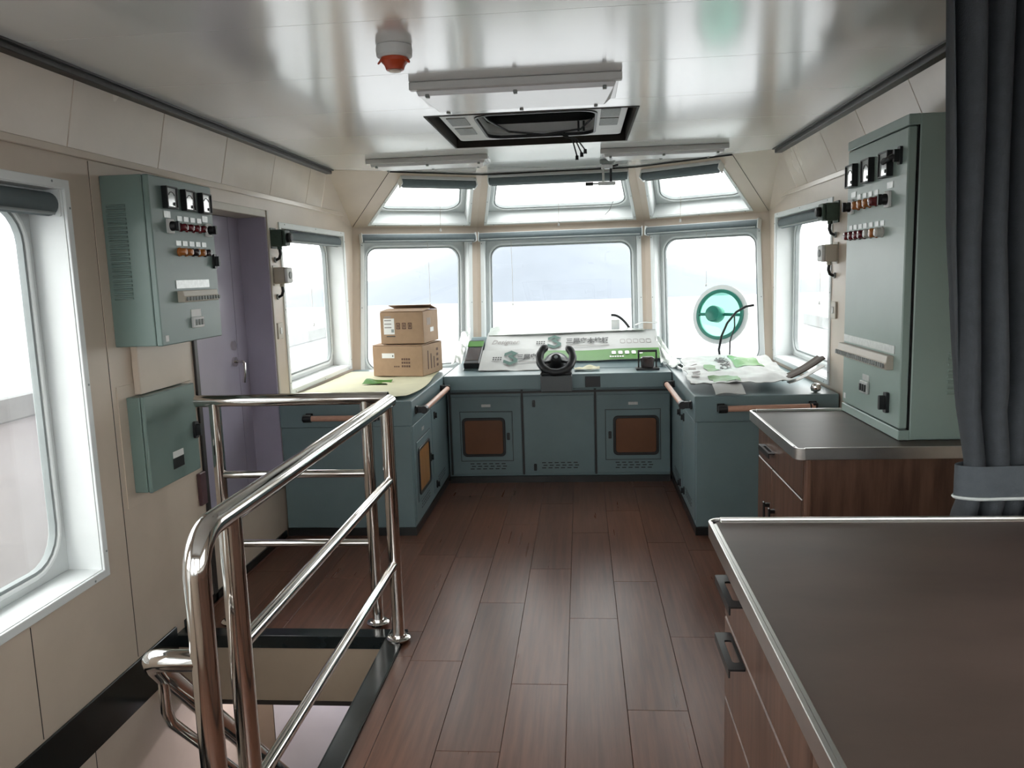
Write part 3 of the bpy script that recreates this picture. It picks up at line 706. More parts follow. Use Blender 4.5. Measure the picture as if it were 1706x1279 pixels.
# ---- loose black cables
obj('black_cable', MB().tube([(.255+.17*t, 6.90, 1.205-.16*t**2.0+.02*t) for t in [i/10 for i in range(11)]], .011, 10), M_plastic, None, smooth=True, label='short black cable end arching in front of the middle window', cat='cable')
pts = [(1.075, 6.30, .85), (1.06, 6.29, .95), (1.075, 6.26, 1.06), (1.11, 6.22, 1.16), (1.17, 6.18, 1.245), (1.235, 6.15, 1.285), (1.29, 6.13, 1.295)]
obj('black_cable', MB().tube(pts, .009, 10), M_plastic, None, smooth=True, label='black cable curving up from the right console beside the round screen', cat='cable')

# ---- right console: crumpled printed carton, loose board
def crumple(a, b):
    x = .64+.62*a+.10*b+.012*math.sin(b*21)*(1 if a < .5 else 0); y = 4.80+1.25*b+.02*math.sin(a*13)
    tri = lambda t: abs((t % 1.0)*2-1)
    z = .872+.012*tri(a*2.3+b*.8)+.014*tri(b*3.1-a*1.1+.3)+.007*tri(a*7+b*5)+.035*b+.028*a*(1-b)+.012*(1-a)*tri(b*9)
    return V((x, y, z))
cp, _ = obj('crumpled_carton', MB().sheet(crumple, 30, 30, .004), M_print, None, smooth=True, label='crumpled white printed carton with green patches lying on the right console', cat='carton', group='flattened flooring cartons'), 0
def fC(a, b): return crumple(a, b)
patch(cp, 'green_patch', fC, .22, .50, .03, .22, M_green, 10, 6, .003)
patch(cp, 'green_patch', fC, .55, .84, .50, .97, M_green, 10, 8, .003)
patch(cp, 'green_patch', fC, .22, .34, .36, .60, M_green, 8, 6, .003)
def draped_text(body, size, a, b, mm):
    t = text_mb(body, size, (0, 0, 0), X3, Y3, Z3, bold=.0025)
    t.v = [V(fC(a-p.y/.62, b+p.x*2.1/1.25))+Z3*.004 for p in t.v]
    obj('lettering', t, mm, cp)
draped_text('实木地板', .075, .45, .70, M_ink)
patch(cp, 'underline', fC, .505, .515, .56, .86, M_greyink, 2, 8, .003)
for i in range(5): patch(cp, 'small_print', fC, .06, .14, .20+i*.10, .225+i*.10, M_greyink, 4, 2, .003)
def tongue(a, b):
    x = .77+.17*a; y = 4.83-.17*b; z = .898-.045*b**1.5+.008*math.sin(a*5)+.01*a
    return V((x, y, z))
tg = obj('carton_tongue', MB().sheet(tongue, 8, 8, .003), M_print, cp, smooth=True)
def loose(a, b): return V((1.20+.25*a, 4.90+.16*b, .90+.13*a**1.4+.006*math.sin(b*6)))
obj('loose_board', MB().sheet(loose, 10, 6, .008), M_cardin, None, smooth=True, label='dark brown board leaning up against the right wall on the right console', cat='board')
def loose2(a, b): return V((1.22+.20*a, 4.80+.07*b, .895+.10*a**1.3))
obj('tape_strip', MB().sheet(loose2, 8, 3, .004), M_label, None, smooth=True, label='glossy white strip lying on the leaning brown board', cat='strip')
obj('bulb_cap', MB().lathe([(.010, 0), (.026, .008), (.030, .025), (.024, .045), (.010, .052)], (1.36, 4.76, .846), Z3, 16), M_chrome, None, smooth=True, label='small shiny round cap on the near edge of the right console', cat='cap')

# ---- left console: paper, scrap and boxes
def paper(a, b):
    x = -1.80+.72*a-.10*(1-b)*(1-a)+.03*math.sin(b*5); y = 4.80+1.36*b-.04*a; z = .8485+.006*abs(math.sin(a*6+b*4))+.010*max(0, a-.88)/.12*max(0, 1-1.6*b)+.010*(1-b)**4
    return V((x, y, z))
obj('kraft_paper', MB().sheet(paper, 18, 18, .0012), M_paper, None, smooth=True, label='pale kraft paper spread on the left console under the boxes', cat='paper')
def gscrap(a, b): return V((-1.52+.17*a, 5.36+.20*b, .866+.022*math.sin(a*4+b*2)*math.sin(b*3)))
obj('green_scrap', MB().sheet(gscrap, 8, 8, .0012), M_green, None, smooth=True, label='torn green scrap on the kraft paper in front of the boxes', cat='paper')

def carton_box(name, loc, rz, w, dp, h, label, flaps, extras):
    t = thing(name, loc, label, 'box', 'cardboard boxes stacked on the left console', rz=rz)
    obj('carton_body', MB().box(-w/2, w/2, -dp/2, dp/2, 0, h), M_card, t, .003, local=True)
    for k, (sx, tilt) in enumerate(flaps):
        f = MB(); hd = dp/2
        a = R_(tilt)
        y0, y1 = (-hd, -hd+math.cos(a)*(hd-.003)) if sx < 0 else (hd, hd-math.cos(a)*(hd-.003))
        z0 = h+.002; z1 = z0+math.sin(a)*hd
        f.add([(-w/2,y0,z0),(w/2,y0,z0),(w/2,y1,z1),(-w/2,y1,z1),(-w/2,y0,z0+.004),(w/2,y0,z0+.004),(w/2,y1,z1+.004),(-w/2,y1,z1+.004)],
              [(0,3,2,1),(4,5,6,7),(0,1,5,4),(1,2,6,5),(2,3,7,6),(3,0,4,7)])
        obj('flap', f, M_card, t, local=True)
    extras(t, w, dp, h)
    return t
def dec(t, a0, a1, b0, b1, y, m, nm): return obj(nm, MB().prism(rect2(a0, a1, b0, b1), (0, y, 0), X3, Z3, -Y3, 0, .0012), m, t, local=True)
def decx(t, a0, a1, b0, b1, x, m, nm): return obj(nm, MB().prism(rect2(a0, a1, b0, b1), (x, 0, 0), Y3, Z3, X3, 0, .0012), m, t, local=True)
def ex_low(t, w, dp, h):
    dec(t, -w*.31, -w*.06, h*.60, h*.76, -dp/2, M_label, 'sticker'); dec(t, -.040, -.032, h*.645, h*.70, -dp/2-.0012, M_ink, 'sticker_code')
    for i in range(3):
        for j in range(4): dec(t, w*.08+j*.018, w*.08+j*.018+.013, h*.30+i*.026, h*.30+i*.026+.015, -dp/2, M_redink, 'stencil')
    for j in range(3): dec(t, -.03+j*.016, -.03+j*.016+.011, h*.30, h*.30+.010, -dp/2, M_redink, 'stencil')
    for i in range(3): decx(t, -.10+i*.06, -.10+i*.06+.016, h*.18, h*(.80-.12*i), w/2, M_redink, 'stencil')
    for i in range(4): decx(t, .08, .115, h*.2+i*.04, h*.2+i*.04+.02, w/2, M_redink, 'stencil')
def ex_top(t, w, dp, h):
    dec(t, -w*.42, -w*.17, h*.30, h*.80, -dp/2, M_label, 'shipping_label')
    for i in range(4): dec(t, -w*.40, -w*.24, h*.50+i*.026, h*.50+i*.026+.008, -dp/2-.0012, M_greyink, 'label_print')
    dec(t, -w*.245, -w*.185, h*.36, h*.46, -dp/2-.0012, M_gasket, 'label_print')
    for j in range(3):
        q = rounded(rect2(-w*.13+j*.046, -w*.13+j*.046+.030, h*.46, h*.66), .004, 2)
        cx = sum(p[0] for p in q)/len(q); cy = sum(p[1] for p in q)/len(q)
        obj('handling_mark', MB().ring(q, [((x-cx)*.7+cx, (y-cy)*.7+cy) for x, y in q], (0, -dp/2, 0), X3, Z3, -Y3, 0, .0012), M_redink, t, local=True)
        dec(t, cx-.005, cx+.005, cy-.012, cy+.012, -dp/2, M_redink, 'handling_mark')
    dec(t, -w*.36, -w*.16, h*.22, h*.25, -dp/2, M_ink, 'stencil')
    decx(t, -.02, .06, h*.32, h*.46, w/2, M_label, 'sticker')
    for i in range(3): decx(t, -.09+i*.03, -.075+i*.03, h*.55, h*.78, w/2, M_greyink, 'stencil')
carton_box('cardboard_box', (-1.325, 5.99, .8575), R_(-11), .40, .40, .225, 'larger brown cardboard box at the bottom of the stack', [(-1, 2), (1, 2)], ex_low)
carton_box('cardboard_box', (-1.300, 5.985, 1.0975), R_(-7), .335, .36, .235, 'smaller brown cardboard box on top with a white shipping label', [(-1, 4), (1, 12)], ex_top)

# ---- clear-view screen in the right front window
o, u, v, n, q = fronts_lo[2]
cv = FC+u*.735-v*.800
cs = thing('clear_view_screen', cv-v*.21, 'round clear-view screen with a teal ring set in the right front window', 'screen')
gd = -.105
def circ(r, N=48): return [(math.cos(2*math.pi*i/N)*r, math.sin(2*math.pi*i/N)*r) for i in range(N)]
obj('outer_flange', MB().ring(circ(.245), circ(.205), cv, u, v, n, gd-.002, gd+.012), M_white, cs, smooth=True)
obj('ring', MB().ring(circ(.208), circ(.180), cv, u, v, n, gd, gd+.030), M_tealring, cs, .004, smooth=True)
obj('glass_disc', MB().prism(circ(.182), cv, u, v, n, gd+.006, gd+.010), G_teal, cs)
obj('motor', MB().lathe([(.062, 0), (.068, .01), (.068, .09), (.060, .105), (.02, .11)], cv-u*.02+n*(gd+.01), n, 24), M_tealring, cs, smooth=True)
for s in (-1, 1): obj('spoke', MB().tube([cv+u*s*.05+n*(gd+.035), cv+u*s*.185+n*(gd+.02)], .013, 10), M_tealring, cs, smooth=True)
obj('motor_cable', MB().tube([cv+u*.14+n*(gd+.04), cv+u*.155-v*.10+n*(gd+.05), cv+u*.13-v*.22+n*(gd+.06), cv+u*.14-v*.33+n*(gd+.07)], .006, 8), M_plastic, cs, smooth=True)

# ================================================================== RAILING AND STAIR
rl = thing('stair_railing', (-.83, 2.5, 0), 'polished stainless railing around the stairwell opening', 'railing')
RX, RZ = -.83, 1.065
arc = [(RX, 1.66-.09*math.sin(R_(a)), RZ-.09+.09*math.cos(R_(a))) for a in range(0, 91, 10)]
obj('top_rail', MB().tube([(RX, 3.34, RZ)]+arc+[(RX, 1.57, .014)], .0285, 20), M_chrome, rl, smooth=True, ang=50)
obj('top_rail', MB().tube([(-1.745, 3.435, RZ), (RX-.03, 3.435, RZ)], .0275, 20), M_chrome, rl, smooth=True)
for x, y in ((RX, 3.277), (RX, 1.745), (-.963, 3.435), (-1.66, 3.435)):
    obj('post', MB().cyl((x, y, .014), (x, y, RZ-.012), .0275 if x == RX else .0265, 20), M_chrome, rl, smooth=True)
for x, y in ((RX, 3.277), (RX, 1.745), (RX, 1.57), (-.963, 3.435), (-1.66, 3.435)):
    z0 = .0122
    obj('flange', MB().lathe([(.052, z0), (.053, z0+.008), (.048, z0+.012), (.034, z0+.014), (.031, z0+.022)], (x, y, 0), Z3, 24), M_chrome, rl, smooth=True)
for z in (.733, .357): obj('mid_rail', MB().cyl((RX, 1.745, z), (RX, 3.277, z), .0185, 16), M_chrome, rl, smooth=True)
for z in (.723, .397): obj('mid_rail', MB().cyl((-1.66, 3.435, z), (-.963, 3.435, z), .0175, 16), M_chrome, rl, smooth=True)
hr = [(RX, 1.57, .785), (-.90, 1.57, .784), (-.935, 1.575, .782), (-.958, 1.59, .773), (-.97, 1.615, .75), (-.972, 1.66, .70)]
obj('stair_handrail', MB().tube(hr+[(-.972, 2.9, -.64)], .0245, 18), M_chrome, rl, smooth=True, ang=50)
obj('stair_handrail', MB().tube([(-.972, 1.645, .715), (-.972, 1.645, .62), (-.972, 1.66, .585), (-.972, 2.9, -.755)], .0125, 12), M_chrome, rl, smooth=True, ang=60)
st = thing('ladder_stair', (-1.4, 2.2, -2.4), 'steep stair descending into the deck below', 'stair')
for x in (-1.76, -1.0): obj('stringer', MB().prism([(1.20, -.02), (1.35, -.02), (3.50, -2.395), (3.35, -2.395)], (x, 0, 0), Y3, Z3, X3, 0, .03), M_black, st)
for i in range(9):
    f = (i+1)/10.; obj('tread', B(-1.73, -1.0, 1.26+2.15*f-.08, 1.26+2.15*f+.12, -2.375*f-.03, -2.375*f), M_tread, st, .003)

# ================================================================== WALL BOXES ON THE LEFT
def meter(parent, c, u, n, w, h, needle=True):
    c, u, n = V(c), V(u), V(n)
    m = obj('meter', MB().ring(rect2(-w/2, w/2, -h/2, h/2), inset(rect2(-w/2, w/2, -h/2, h/2), .007), c, u, Z3, n, 0, .026), M_plastic, parent, .002)
    obj('meter_face', MB().prism(inset(rect2(-w/2, w/2, -h/2, h/2), .006), c, u, Z3, n, .001, .019), M_meter, m)
    obj('meter_dot', MB().cyl(c+u*w*.22-Z3*h*.28+n*.019, c+u*w*.22-Z3*h*.28+n*.023, .007, 10), M_plastic, m)
    obj('meter_scale', MB().tube([c+u*(math.cos(R_(a))*w*.30)+Z3*(math.sin(R_(a))*w*.30-h*.05)+n*.020 for a in range(30, 151, 15)], .0015, 5), M_ink, m)
    return m
def rotary(parent, c, u, n, s=1.0):
    c, u, n = V(c), V(u), V(n)
    r = obj('rotary_switch', MB().prism(rounded(rect2(-.024*s, .024*s, -.029*s, .029*s), .004, 3), c, u, Z3, n, 0, .012), M_label, parent, .002)
    obj('switch_knob', MB().lathe([(.020*s, .012), (.020*s, .020), (.016*s, .032), (.008*s, .034)], c, n, 16), M_plastic, r, smooth=True)
    obj('switch_grip', MB().prism(rounded(rect2(-.006, .006, -.019*s, .019*s), .004, 3), c, u, Z3, n, .030, .044), M_plastic, r)
    return r
def lamp(parent, c, u, n, m, r=.0155):
    c, n = V(c), V(n)
    l = obj('indicator_lamp', MB().lathe([(r+.003, 0), (r+.003, .006), (r, .008), (r, .026), (r*.75, .032), (r*.3, .034)], c, n, 14), m, parent, smooth=True)
    obj('lamp_tag', MB().prism(rect2(-.020, .020, .026, .046), c, V(u), Z3, n, 0, .002), M_plate, l)
    return l
def breakers(parent, p0, p1, h, n, count, m=None):
    p0, p1, n = V(p0), V(p1), V(n); u = (p1-p0).normalized(); L = (p1-p0).length
    b = obj('breaker_row', MB().prism([(0, 0), (.030, 0), (.036, h*.45), (.030, h*.5), (.026, h), (0, h)], p0, n, Z3, u, 0, L), M_cream2, parent, .002)
    tg = MB()
    for i in range(count):
        q = p0+u*(L*(i+.5)/count)+Z3*h*.30+n*.034; tg.prism(rect2(-L/count*.22, L/count*.22, -h*.16, h*.16), q, u, Z3, n, 0, .008)
    obj('breaker_toggles', tg, M_acgrey, b, kind='stuff')
    return b

b1 = thing('distribution_box', (XL, 3.32, 1.35), 'green-grey wall box with three meters and rows of lamps above the left rail', 'electrical box', 'wall boxes left of the door')
BX = -1.666
obj('case', B(XL+.004, BX-.028, 3.05, 3.583, 1.35, 2.022), M_tealbox, b1, .003)
obj('backing_plate', B(XL, XL+.004, 2.995, 3.62, 1.29, 2.072), M_wall, b1)
dr = obj('box_door', B(BX-.026, BX, 3.05, 3.585, 1.349, 2.022), M_tealbox, b1, .004)
for y in (3.187, 3.340, 3.493): meter(dr, (BX, y, 1.942), Y3, X3, .088, .088)
rotary(dr, (BX, 3.182, 1.828), Y3, X3); rotary(dr, (BX, 3.518, 1.827), Y3, X3)
for y in (3.274, 3.328, 3.386, 3.446): lamp(dr, (BX, y, 1.828), Y3, X3, M_red)
for y, m in zip((3.247, 3.302, 3.362, 3.419, 3.474), (M_amber, M_amber, M_darklens, M_amber, M_darklens)): lamp(dr, (BX, y, 1.726), Y3, X3, m)
for y in (3.173, 3.502): obj('name_tag', B(BX, BX+.002, y-.025, y+.025, 1.862, 1.888), M_plate, dr)
lock_on(dr, (BX, 3.560, 1.690), X3, Y3, 1.25)
obj('legend_strip', B(BX, BX+.003, 3.195, 3.49, 1.575, 1.609), M_plate, dr)
breakers(dr, (BX, 3.20, 1.517), (BX, 3.515, 1.517), .048, X3, 12)
obj('name_tag', B(BX, BX+.002, 3.303, 3.392, 1.452, 1.483), M_label, dr)
bp = obj('main_breaker', B(BX, BX+.014, 3.300, 3.390, 1.405, 1.450), M_label, dr, .002)
for i in range(3): obj('breaker_pole', B(BX+.014, BX+.020, 3.312+i*.026, 3.326+i*.026, 1.415, 1.440), M_acgrey, bp)
obj('sticker', B(BX, BX+.001, 3.075, 3.10, 1.365, 1.39), M_label, dr)
for i in range(22):
    z = 1.91-i*.0172
    obj('louvre', MB().prism([(0, 0), (-.008, -.004), (-.008, -.007), (0, -.011)], (-1.846, 3.05, z), Y3, Z3, X3, 0, .078), M_tealbox, b1)

b2 = thing('junction_box', (XL, 3.3, .735), 'smaller green-grey wall box with a black knob below the metered one', 'electrical box', 'wall boxes left of the door')
JX = -1.790
obj('case', B(XL+.004, JX-.020, 3.086, 3.515, .737, 1.138), M_tealbox, b2, .003)
obj('backing_plate', B(XL, XL+.004, 3.03, 3.55, .685, 1.19), M_wall, b2)
dr = obj('box_door', B(JX-.018, JX, 3.086, 3.517, .735, 1.140), M_tealbox, b2, .004)
lock_on(dr, (JX, 3.486, .925), X3, Y3, 1.5)
obj('name_tag', B(JX, JX+.002, 3.275, 3.365, .838, .866), M_label, dr)
obj('rating_plate', B(JX, JX+.002, 3.272, 3.365, .790, .836), M_black, dr)
obj('cable_duct', B(XL+.0045, XL+.035, 3.15, 3.58, 1.1415, 1.3485), M_wall, None, .003, label='shallow beige cable duct between the two left wall boxes', cat='duct')

# ---- switches and sockets by the side windows
def switchgear(side, y, z, dark, label):
    xw = XL if side < 0 else XR; n = V((-side, 0, 0))
    th = thing('rotary_isolator' if dark else 'socket_box', (xw, y, z-.05), label, 'switch' if dark else 'socket', 'waterproof switches and sockets by the side windows')
    m = M_switchgreen if dark else M_cream2
    P = lambda d, a, b: V((xw, y, z))+n*d+Y3*a+Z3*b
    obj('back_plate', MB().prism(rect2(-.045, .045, -.062, .062), P(0,0,0), Y3, Z3, n, 0, .008), m, th, .002)
    obj('housing', MB().prism(rounded(rect2(-.05, .05, -.05, .05), .010, 3), P(0,0,0), Y3, Z3, n, .008, .075), m, th, .004, smooth=True)
    obj('cover', MB().prism(rounded(rect2(-.047, .047, -.047, .047), .012, 3), P(0,0,0), Y3, Z3, n, .077, .095), m if dark else M_label, th, .004, smooth=True)
    obj('knob', MB().lathe([(.030, .095), (.030, .112), (.022, .122), (.010, .124)] if dark else [(.022, .095), (.022, .100), (.012, .101)], P(0,0,0), n, 18), M_plastic if dark else M_acgrey, th, smooth=True)
    obj('gland', MB().cyl(P(.04, 0, -.05), P(.04, 0, -.068), .014, 12), m, th, smooth=True)
    obj('cable', MB().tube([P(.04, 0, -.066), P(.042, .004, -.095), P(.032, .008, -.120), P(.012, .010, -.130), P(.0, .010, -.130)], .009, 10), M_plastic, th, smooth=True)
    obj('wall_gland', MB().cyl(P(0, .010, -.130), P(.010, .010, -.130), .017, 12), M_acgrey, th, smooth=True)
for side, y, zs in ((-1, 4.815, (1.848, 1.622, 1.283)), (1, 4.83, (1.882, 1.648, 1.318))):
    w_ = 'left of the far left window' if side < 0 else 'beside the tall cabinet by the right window'
    switchgear(side, y, zs[0], True, 'dark green rotary switch ' + w_)
    switchgear(side, y, zs[1], False, 'ivory socket box ' + w_)
    xw = XL if side < 0 else XR
    t = thing('wall_switch', (xw, y, zs[2]-.05), 'small ivory switch plate low ' + w_, 'switch', 'flat switch plates')
    obj('plate', B(min(xw, xw-side*.012), max(xw, xw-side*.012), y-.042, y+.042, zs[2]-.05, zs[2]+.05), M_cream2, t, .003)
    obj('rocker', B(min(xw-side*.012, xw-side*.017), max(xw-side*.012, xw-side*.017), y-.012, y+.012, zs[2]-.02, zs[2]+.02), M_label, t, .002)

# ================================================================== ROLLER BLINDS
def blind(p0, p1, n, r, label, cord=None, cord_at=.5, up=Z3):
    p0, p1, n = V(p0), V(p1), V(n).normalized(); t = (p1-p0).normalized()
    th = thing('roller_blind', (p0+p1)/2, label, 'blind', 'rolled-up window blinds')
    obj('roller', MB().cyl(p0+t*.006, p1-t*.006, r, 20), M_blind, th, smooth=True)
    side = n.cross(t); side = side if side.dot(up) > 0 else -side
    obj('head_rail', MB().prism(rect2(-.004, .006, 0, (p1-p0).length), p0+side*(r+.002), side, t, n, -r*.9, -r*.25), M_white, th, .002)
    for p, s in ((p0, -1), (p1, 1)): obj('end_bracket', MB().prism(rounded(rect2(-r*1.05, r*1.05, -r*1.05, r*1.25), .006, 2), p, n, side, t, -.003, .003), M_white, th)
    obj('hem_bar', MB().tube([p0+t*.02-side*(r*.8)+n*r*.75, p1-t*.02-side*(r*.8)+n*r*.75], .006, 8), M_gasket, th, smooth=True)
    if cord:
        c0 = p0.lerp(p1, cord_at)-Z3*r+n*(r*.4)
        c = obj('pull_cord', MB().tube([c0, c0-Z3*cord*.5+t*.004, c0-Z3*cord], .0016, 6), M_cream2, th)
        obj('cord_knob', MB().lathe([(.002, 0), (.007, -.008), (.009, -.022), (.004, -.026)], c0-Z3*cord, Z3, 10), M_label, c, smooth=True)
names_lo = ['rolled blue-grey blind over the left front window', 'rolled blue-grey blind over the middle front window', 'rolled blue-grey blind over the right front window']
names_hi = ['rolled blind on the left sloping upper window', 'rolled blind on the middle sloping upper window', 'rolled blind on the right sloping upper window']
cords = [(.52, .46, .50), (.42, .44, .50)]
for k, fr in enumerate(fronts_lo):
    o, u, v, n, q = fr; h = lo_holes[k]
    a = o+u*(h[3][0]-.035)+v*(h[3][1]-.005)+n*.042; b = o+u*(h[2][0]+.035)+v*(h[2][1]-.005)+n*.042
    blind(a, b, n, .034, names_lo[k], (.52, .55, .42)[k], (.56, .20, .56)[k], v)
for k, fr in enumerate(fronts_hi):
    o, u, v, n, q = fr; h = hi_holes[k]
    a = o+u*(h[3][0]-.025)+v*(h[3][1]-.02)+n*.034; b = o+u*(h[2][0]+.025)+v*(h[2][1]-.02)+n*.034
    blind(a, b, n, .033, names_hi[k], .30, (.5, .5, .5)[k], v)
blind((XL-.055, W1[0]+.012, W1[3]-.058), (XL-.055, W1[1]-.012, W1[3]-.058), X3, .043, 'thick rolled blind inside the tall near left window', None)
blind((XL-.045, W2[0]+.012, W2[3]-.05), (XL-.045, W2[1]-.012, W2[3]-.05), X3, .038, 'rolled blind inside the left window beyond the door', .55, .45)
blind((XR+.045, W3[0]+.012, W3[3]-.05), (XR+.045, W3[1]-.012, W3[3]-.05), -X3, .038, 'rolled blind inside the right side window', .50, .22)

# ================================================================== CEILING FITTINGS
def luminaire(x0, x1, y0, y1, label):
    t = thing('ceiling_luminaire', ((x0+x1)/2, (y0+y1)/2, ZC-.06), label, 'ceiling light', 'flat ceiling luminaires')
    obj('tray', B(x0, x1, y0, y0+.035, ZC-.032, ZC-.001), M_lampbody, t, .003)
    obj('back_tray', B(x0+.01, x1-.01, y0+.035, y1, ZC-.022, ZC-.001), M_diff, t, .002)
    df = obj('diffuser', MB().add([(x0+.03, y0+.036, ZC-.050), (x1-.03, y0+.036, ZC-.050), (x1-.06, y1-.02, ZC-.050), (x0+.06, y1-.02, ZC-.050),
        (x0+.02, y0+.036, ZC-.022), (x1-.02, y0+.036, ZC-.022), (x1-.03, y1-.005, ZC-.022), (x0+.03, y1-.005, ZC-.022)],
        [(0,1,2,3),(4,7,6,5),(0,4,5,1),(1,5,6,2),(2,6,7,3),(3,7,4,0)]), M_diff, t, .003)
    for i in range(3):
        x = x0+(x1-x0)*(.08+.42*i); x2 = x0+.06+(x1-x0-.12)*(.05+.45*i)
        obj('clip', B(x-.008, x+.008, y0+.028, y0+.052, ZC-.058, ZC-.044), M_acgrey, t, .002)
        obj('clip', B(x2-.008, x2+.008, y1-.030, y1-.004, ZC-.056, ZC-.022), M_acgrey, t, .002)
luminaire(-.675, .18, 3.31, 3.72, 'flat ceiling light nearest the camera above the open cassette unit')
luminaire(-1.41, -.59, 5.36, 5.63, 'flat ceiling light above the left front window')
luminaire(.145, .965, 5.36, 5.62, 'flat ceiling light above the right front window')

sd = thing('smoke_detector', (-.615, 2.80, ZC-.085), 'white round smoke detector with an orange base cap on the ceiling', 'smoke detector')
obj('base', MB().lathe([(.060, -.001), (.062, -.012), (.060, -.034), (.052, -.040)], (-.615, 2.80, ZC), Z3, 28), M_detect, sd, smooth=True)
obj('cap', MB().lathe([(.046, -.040), (.045, -.052), (.036, -.062), (.030, -.078), (.010, -.080)], (-.615, 2.80, ZC), Z3, 24), M_orange, sd, smooth=True)
obj('test_lens', MB().lathe([(.022, -.080), (.020, -.084), (.006, -.086)], (-.615, 2.80, ZC), Z3, 18), M_cornice, sd, smooth=True)
for a in (20, 160): obj('bail', MB().tube([V((-.615, 2.80, ZC-.046))+V((math.cos(R_(a+d))*(.046+.010*math.sin(math.pi*i/6)), -abs(math.sin(R_(a+d)))*.046, -.012*math.sin(math.pi*i/6))) for i, d in enumerate(range(-15, 16, 5))], .0035, 6), M_orange, sd)

ac = thing('cassette_air_conditioner', (-.23, 4.55, ZC), 'open white cassette air-conditioning unit in a dark ceiling cut-out with loose wires', 'air conditioner')
hx0, hx1, hy0, hy1 = HOLE
obj('cutout_edge', MB().ring(rect2(hx0, hx1, hy0, hy1), inset(rect2(hx0, hx1, hy0, hy1), .012), (0,0,0), X3, Y3, Z3, ZC-.003, ZC+.33), M_rust, ac)
obj('light_block_lid', B(hx0, hx1, hy0, hy1, ZC+.33, ZC+.35), M_black, ac)  # unseen lid added to keep sky light out of the cut-out
op = rounded(rect2(-.53, .10, 4.17, 4.90), .10, 6)
pl = rounded(rect2(hx0+.05, hx1-.045, hy0+.02, hy1-.10), .03, 6)
zf = ZC+.022
obj('fascia', MB().ring(pl, op, (0,0,0), X3, Y3, Z3, zf, zf+.03), M_acwhite, ac, .006, 2)
obj('duct_wall', MB().ring(rounded(rect2(-.545, .115, 4.155, 4.915), .11, 6), rounded(rect2(-.53, .10, 4.17, 4.90), .10, 6), (0,0,0), X3, Y3, Z3, zf+.03, ZC+.10), M_acwhite, ac, smooth=True)
obj('duct_shade', MB().ring(rounded(rect2(-.545, .115, 4.155, 4.915), .11, 6), rounded(rect2(-.53, .10, 4.17, 4.90), .10, 6), (0,0,0), X3, Y3, Z3, ZC+.10, ZC+.30), M_black, ac, smooth=True)  # upper duct coloured black to paint the darkness inside the unit
obj('dark_cavity', B(-.56, .13, 4.14, 4.93, ZC+.30, ZC+.31), M_black, ac)  # black plate standing in for the unlit void
obj('rubber_edge', MB().ring(rounded(rect2(-.534, .104, 4.166, 4.904), .10, 6), rounded(rect2(-.522, .092, 4.178, 4.892), .095, 6), (0,0,0), X3, Y3, Z3, zf-.006, zf+.012), M_plastic, ac, smooth=True)
obj('drip_tray', MB().prism([(-.47, 4.20), (.08, 4.20), (.06, 4.42), (-.20, 4.50), (-.44, 4.44)], (0,0,0), X3, Y3, Z3, ZC+.10, ZC+.12), M_acwhite, ac, .005)
obj('fan_inlet', MB().lathe([(.24, 0), (.23, .02), (.15, .05)], (-.21, 4.62, ZC+.20), Z3, 28), M_plastic, ac, smooth=True)
for x, y in ((hx0+.13, 4.33), (hx0+.13, 4.62), (hx1-.13, 4.27), (hx1-.13, 4.52)):
    g = obj('air_grille', B(x-.05, x+.05, y-.105, y+.105, zf-.004, zf+.002), M_acgrey, ac, .002)
obj('service_slot', B(-.02, .06, 4.09, 4.11, zf-.002, zf+.002), M_plastic, ac)
for i, (dx, dy, dz) in enumerate(((.06, .02, .085), (.09, .0, .07), (.02, .03, .10))):
    p0 = V((-.12+.02*i, 4.86, zf+.01)); p1 = V((-.04+dx*.4, 4.90, ZC-.005)); p2 = V((-.02+dx*.7, 4.90+dy, ZC-dz))
    wv = obj('wire', MB().tube([p0, p0.lerp(p1, .5)-Z3*.008, p1, p2], .0045, 8), M_plastic, ac, smooth=True)
    obj('wire_plug', MB().tube([p2+Z3*.004, p2-Z3*.022], .010, 8), M_plastic, wv, smooth=True)
obj('wire', MB().tube([(-.50, 4.25, zf+.03), (-.50, 4.60, zf+.05), (-.40, 4.82, zf+.02), (-.2, 4.86, zf), (.02, 4.84, zf+.02), (.08, 4.70, zf+.05)], .006, 8), M_plastic, ac, smooth=True)
for i in range(2): obj('connector_post', B(.0+.03*i, .012+.03*i, 4.80, 4.815, zf+.0, zf+.06), M_plastic, ac)

br = thing('hanging_bracket', (.205, 5.95, 2.21), 'small grey metal bracket hanging from the ceiling before the middle upper window', 'bracket')
obj('base_plate', B(.155, .255, 5.88, 5.98, ZC-.03, ZC-.001), M_acgrey, br, .003)
obj('clamp', B(.165, .245, 5.90, 5.96, ZC-.06, ZC-.03), M_plate, br, .004)
for x in (.178, .232): obj('arm', MB().cyl((x, 5.93, ZC-.06), (x, 5.93, 2.215), .009, 10), M_plate if x < .2 else M_plastic, br, smooth=True)
obj('cross_bar', B(.14, .265, 5.915, 5.945, 2.195, 2.22), M_plate, br, .003)
obj('thumb_screw', MB().cyl((.245, 5.93, ZC-.045), (.285, 5.93, ZC-.035), .008, 10), M_plastic, br, smooth=True)
obj('spring_sleeve', MB().cyl((.05, 5.93, 2.208), (.105, 5.93, 2.208), .013, 12), M_plastic, br, smooth=True)
obj('rod', MB().cyl((.06, 5.93, 2.208), (.145, 5.93, 2.208), .006, 8), M_plate, br, smooth=True)
obj('loose_wire', MB().tube([(.25, 5.93, 2.20), (.252, 5.93, 2.14), (.245, 5.93, 2.08), (.22, 5.93, 2.02), (.185, 5.92, 1.985)], .0022, 6), M_acgrey, br, smooth=True)

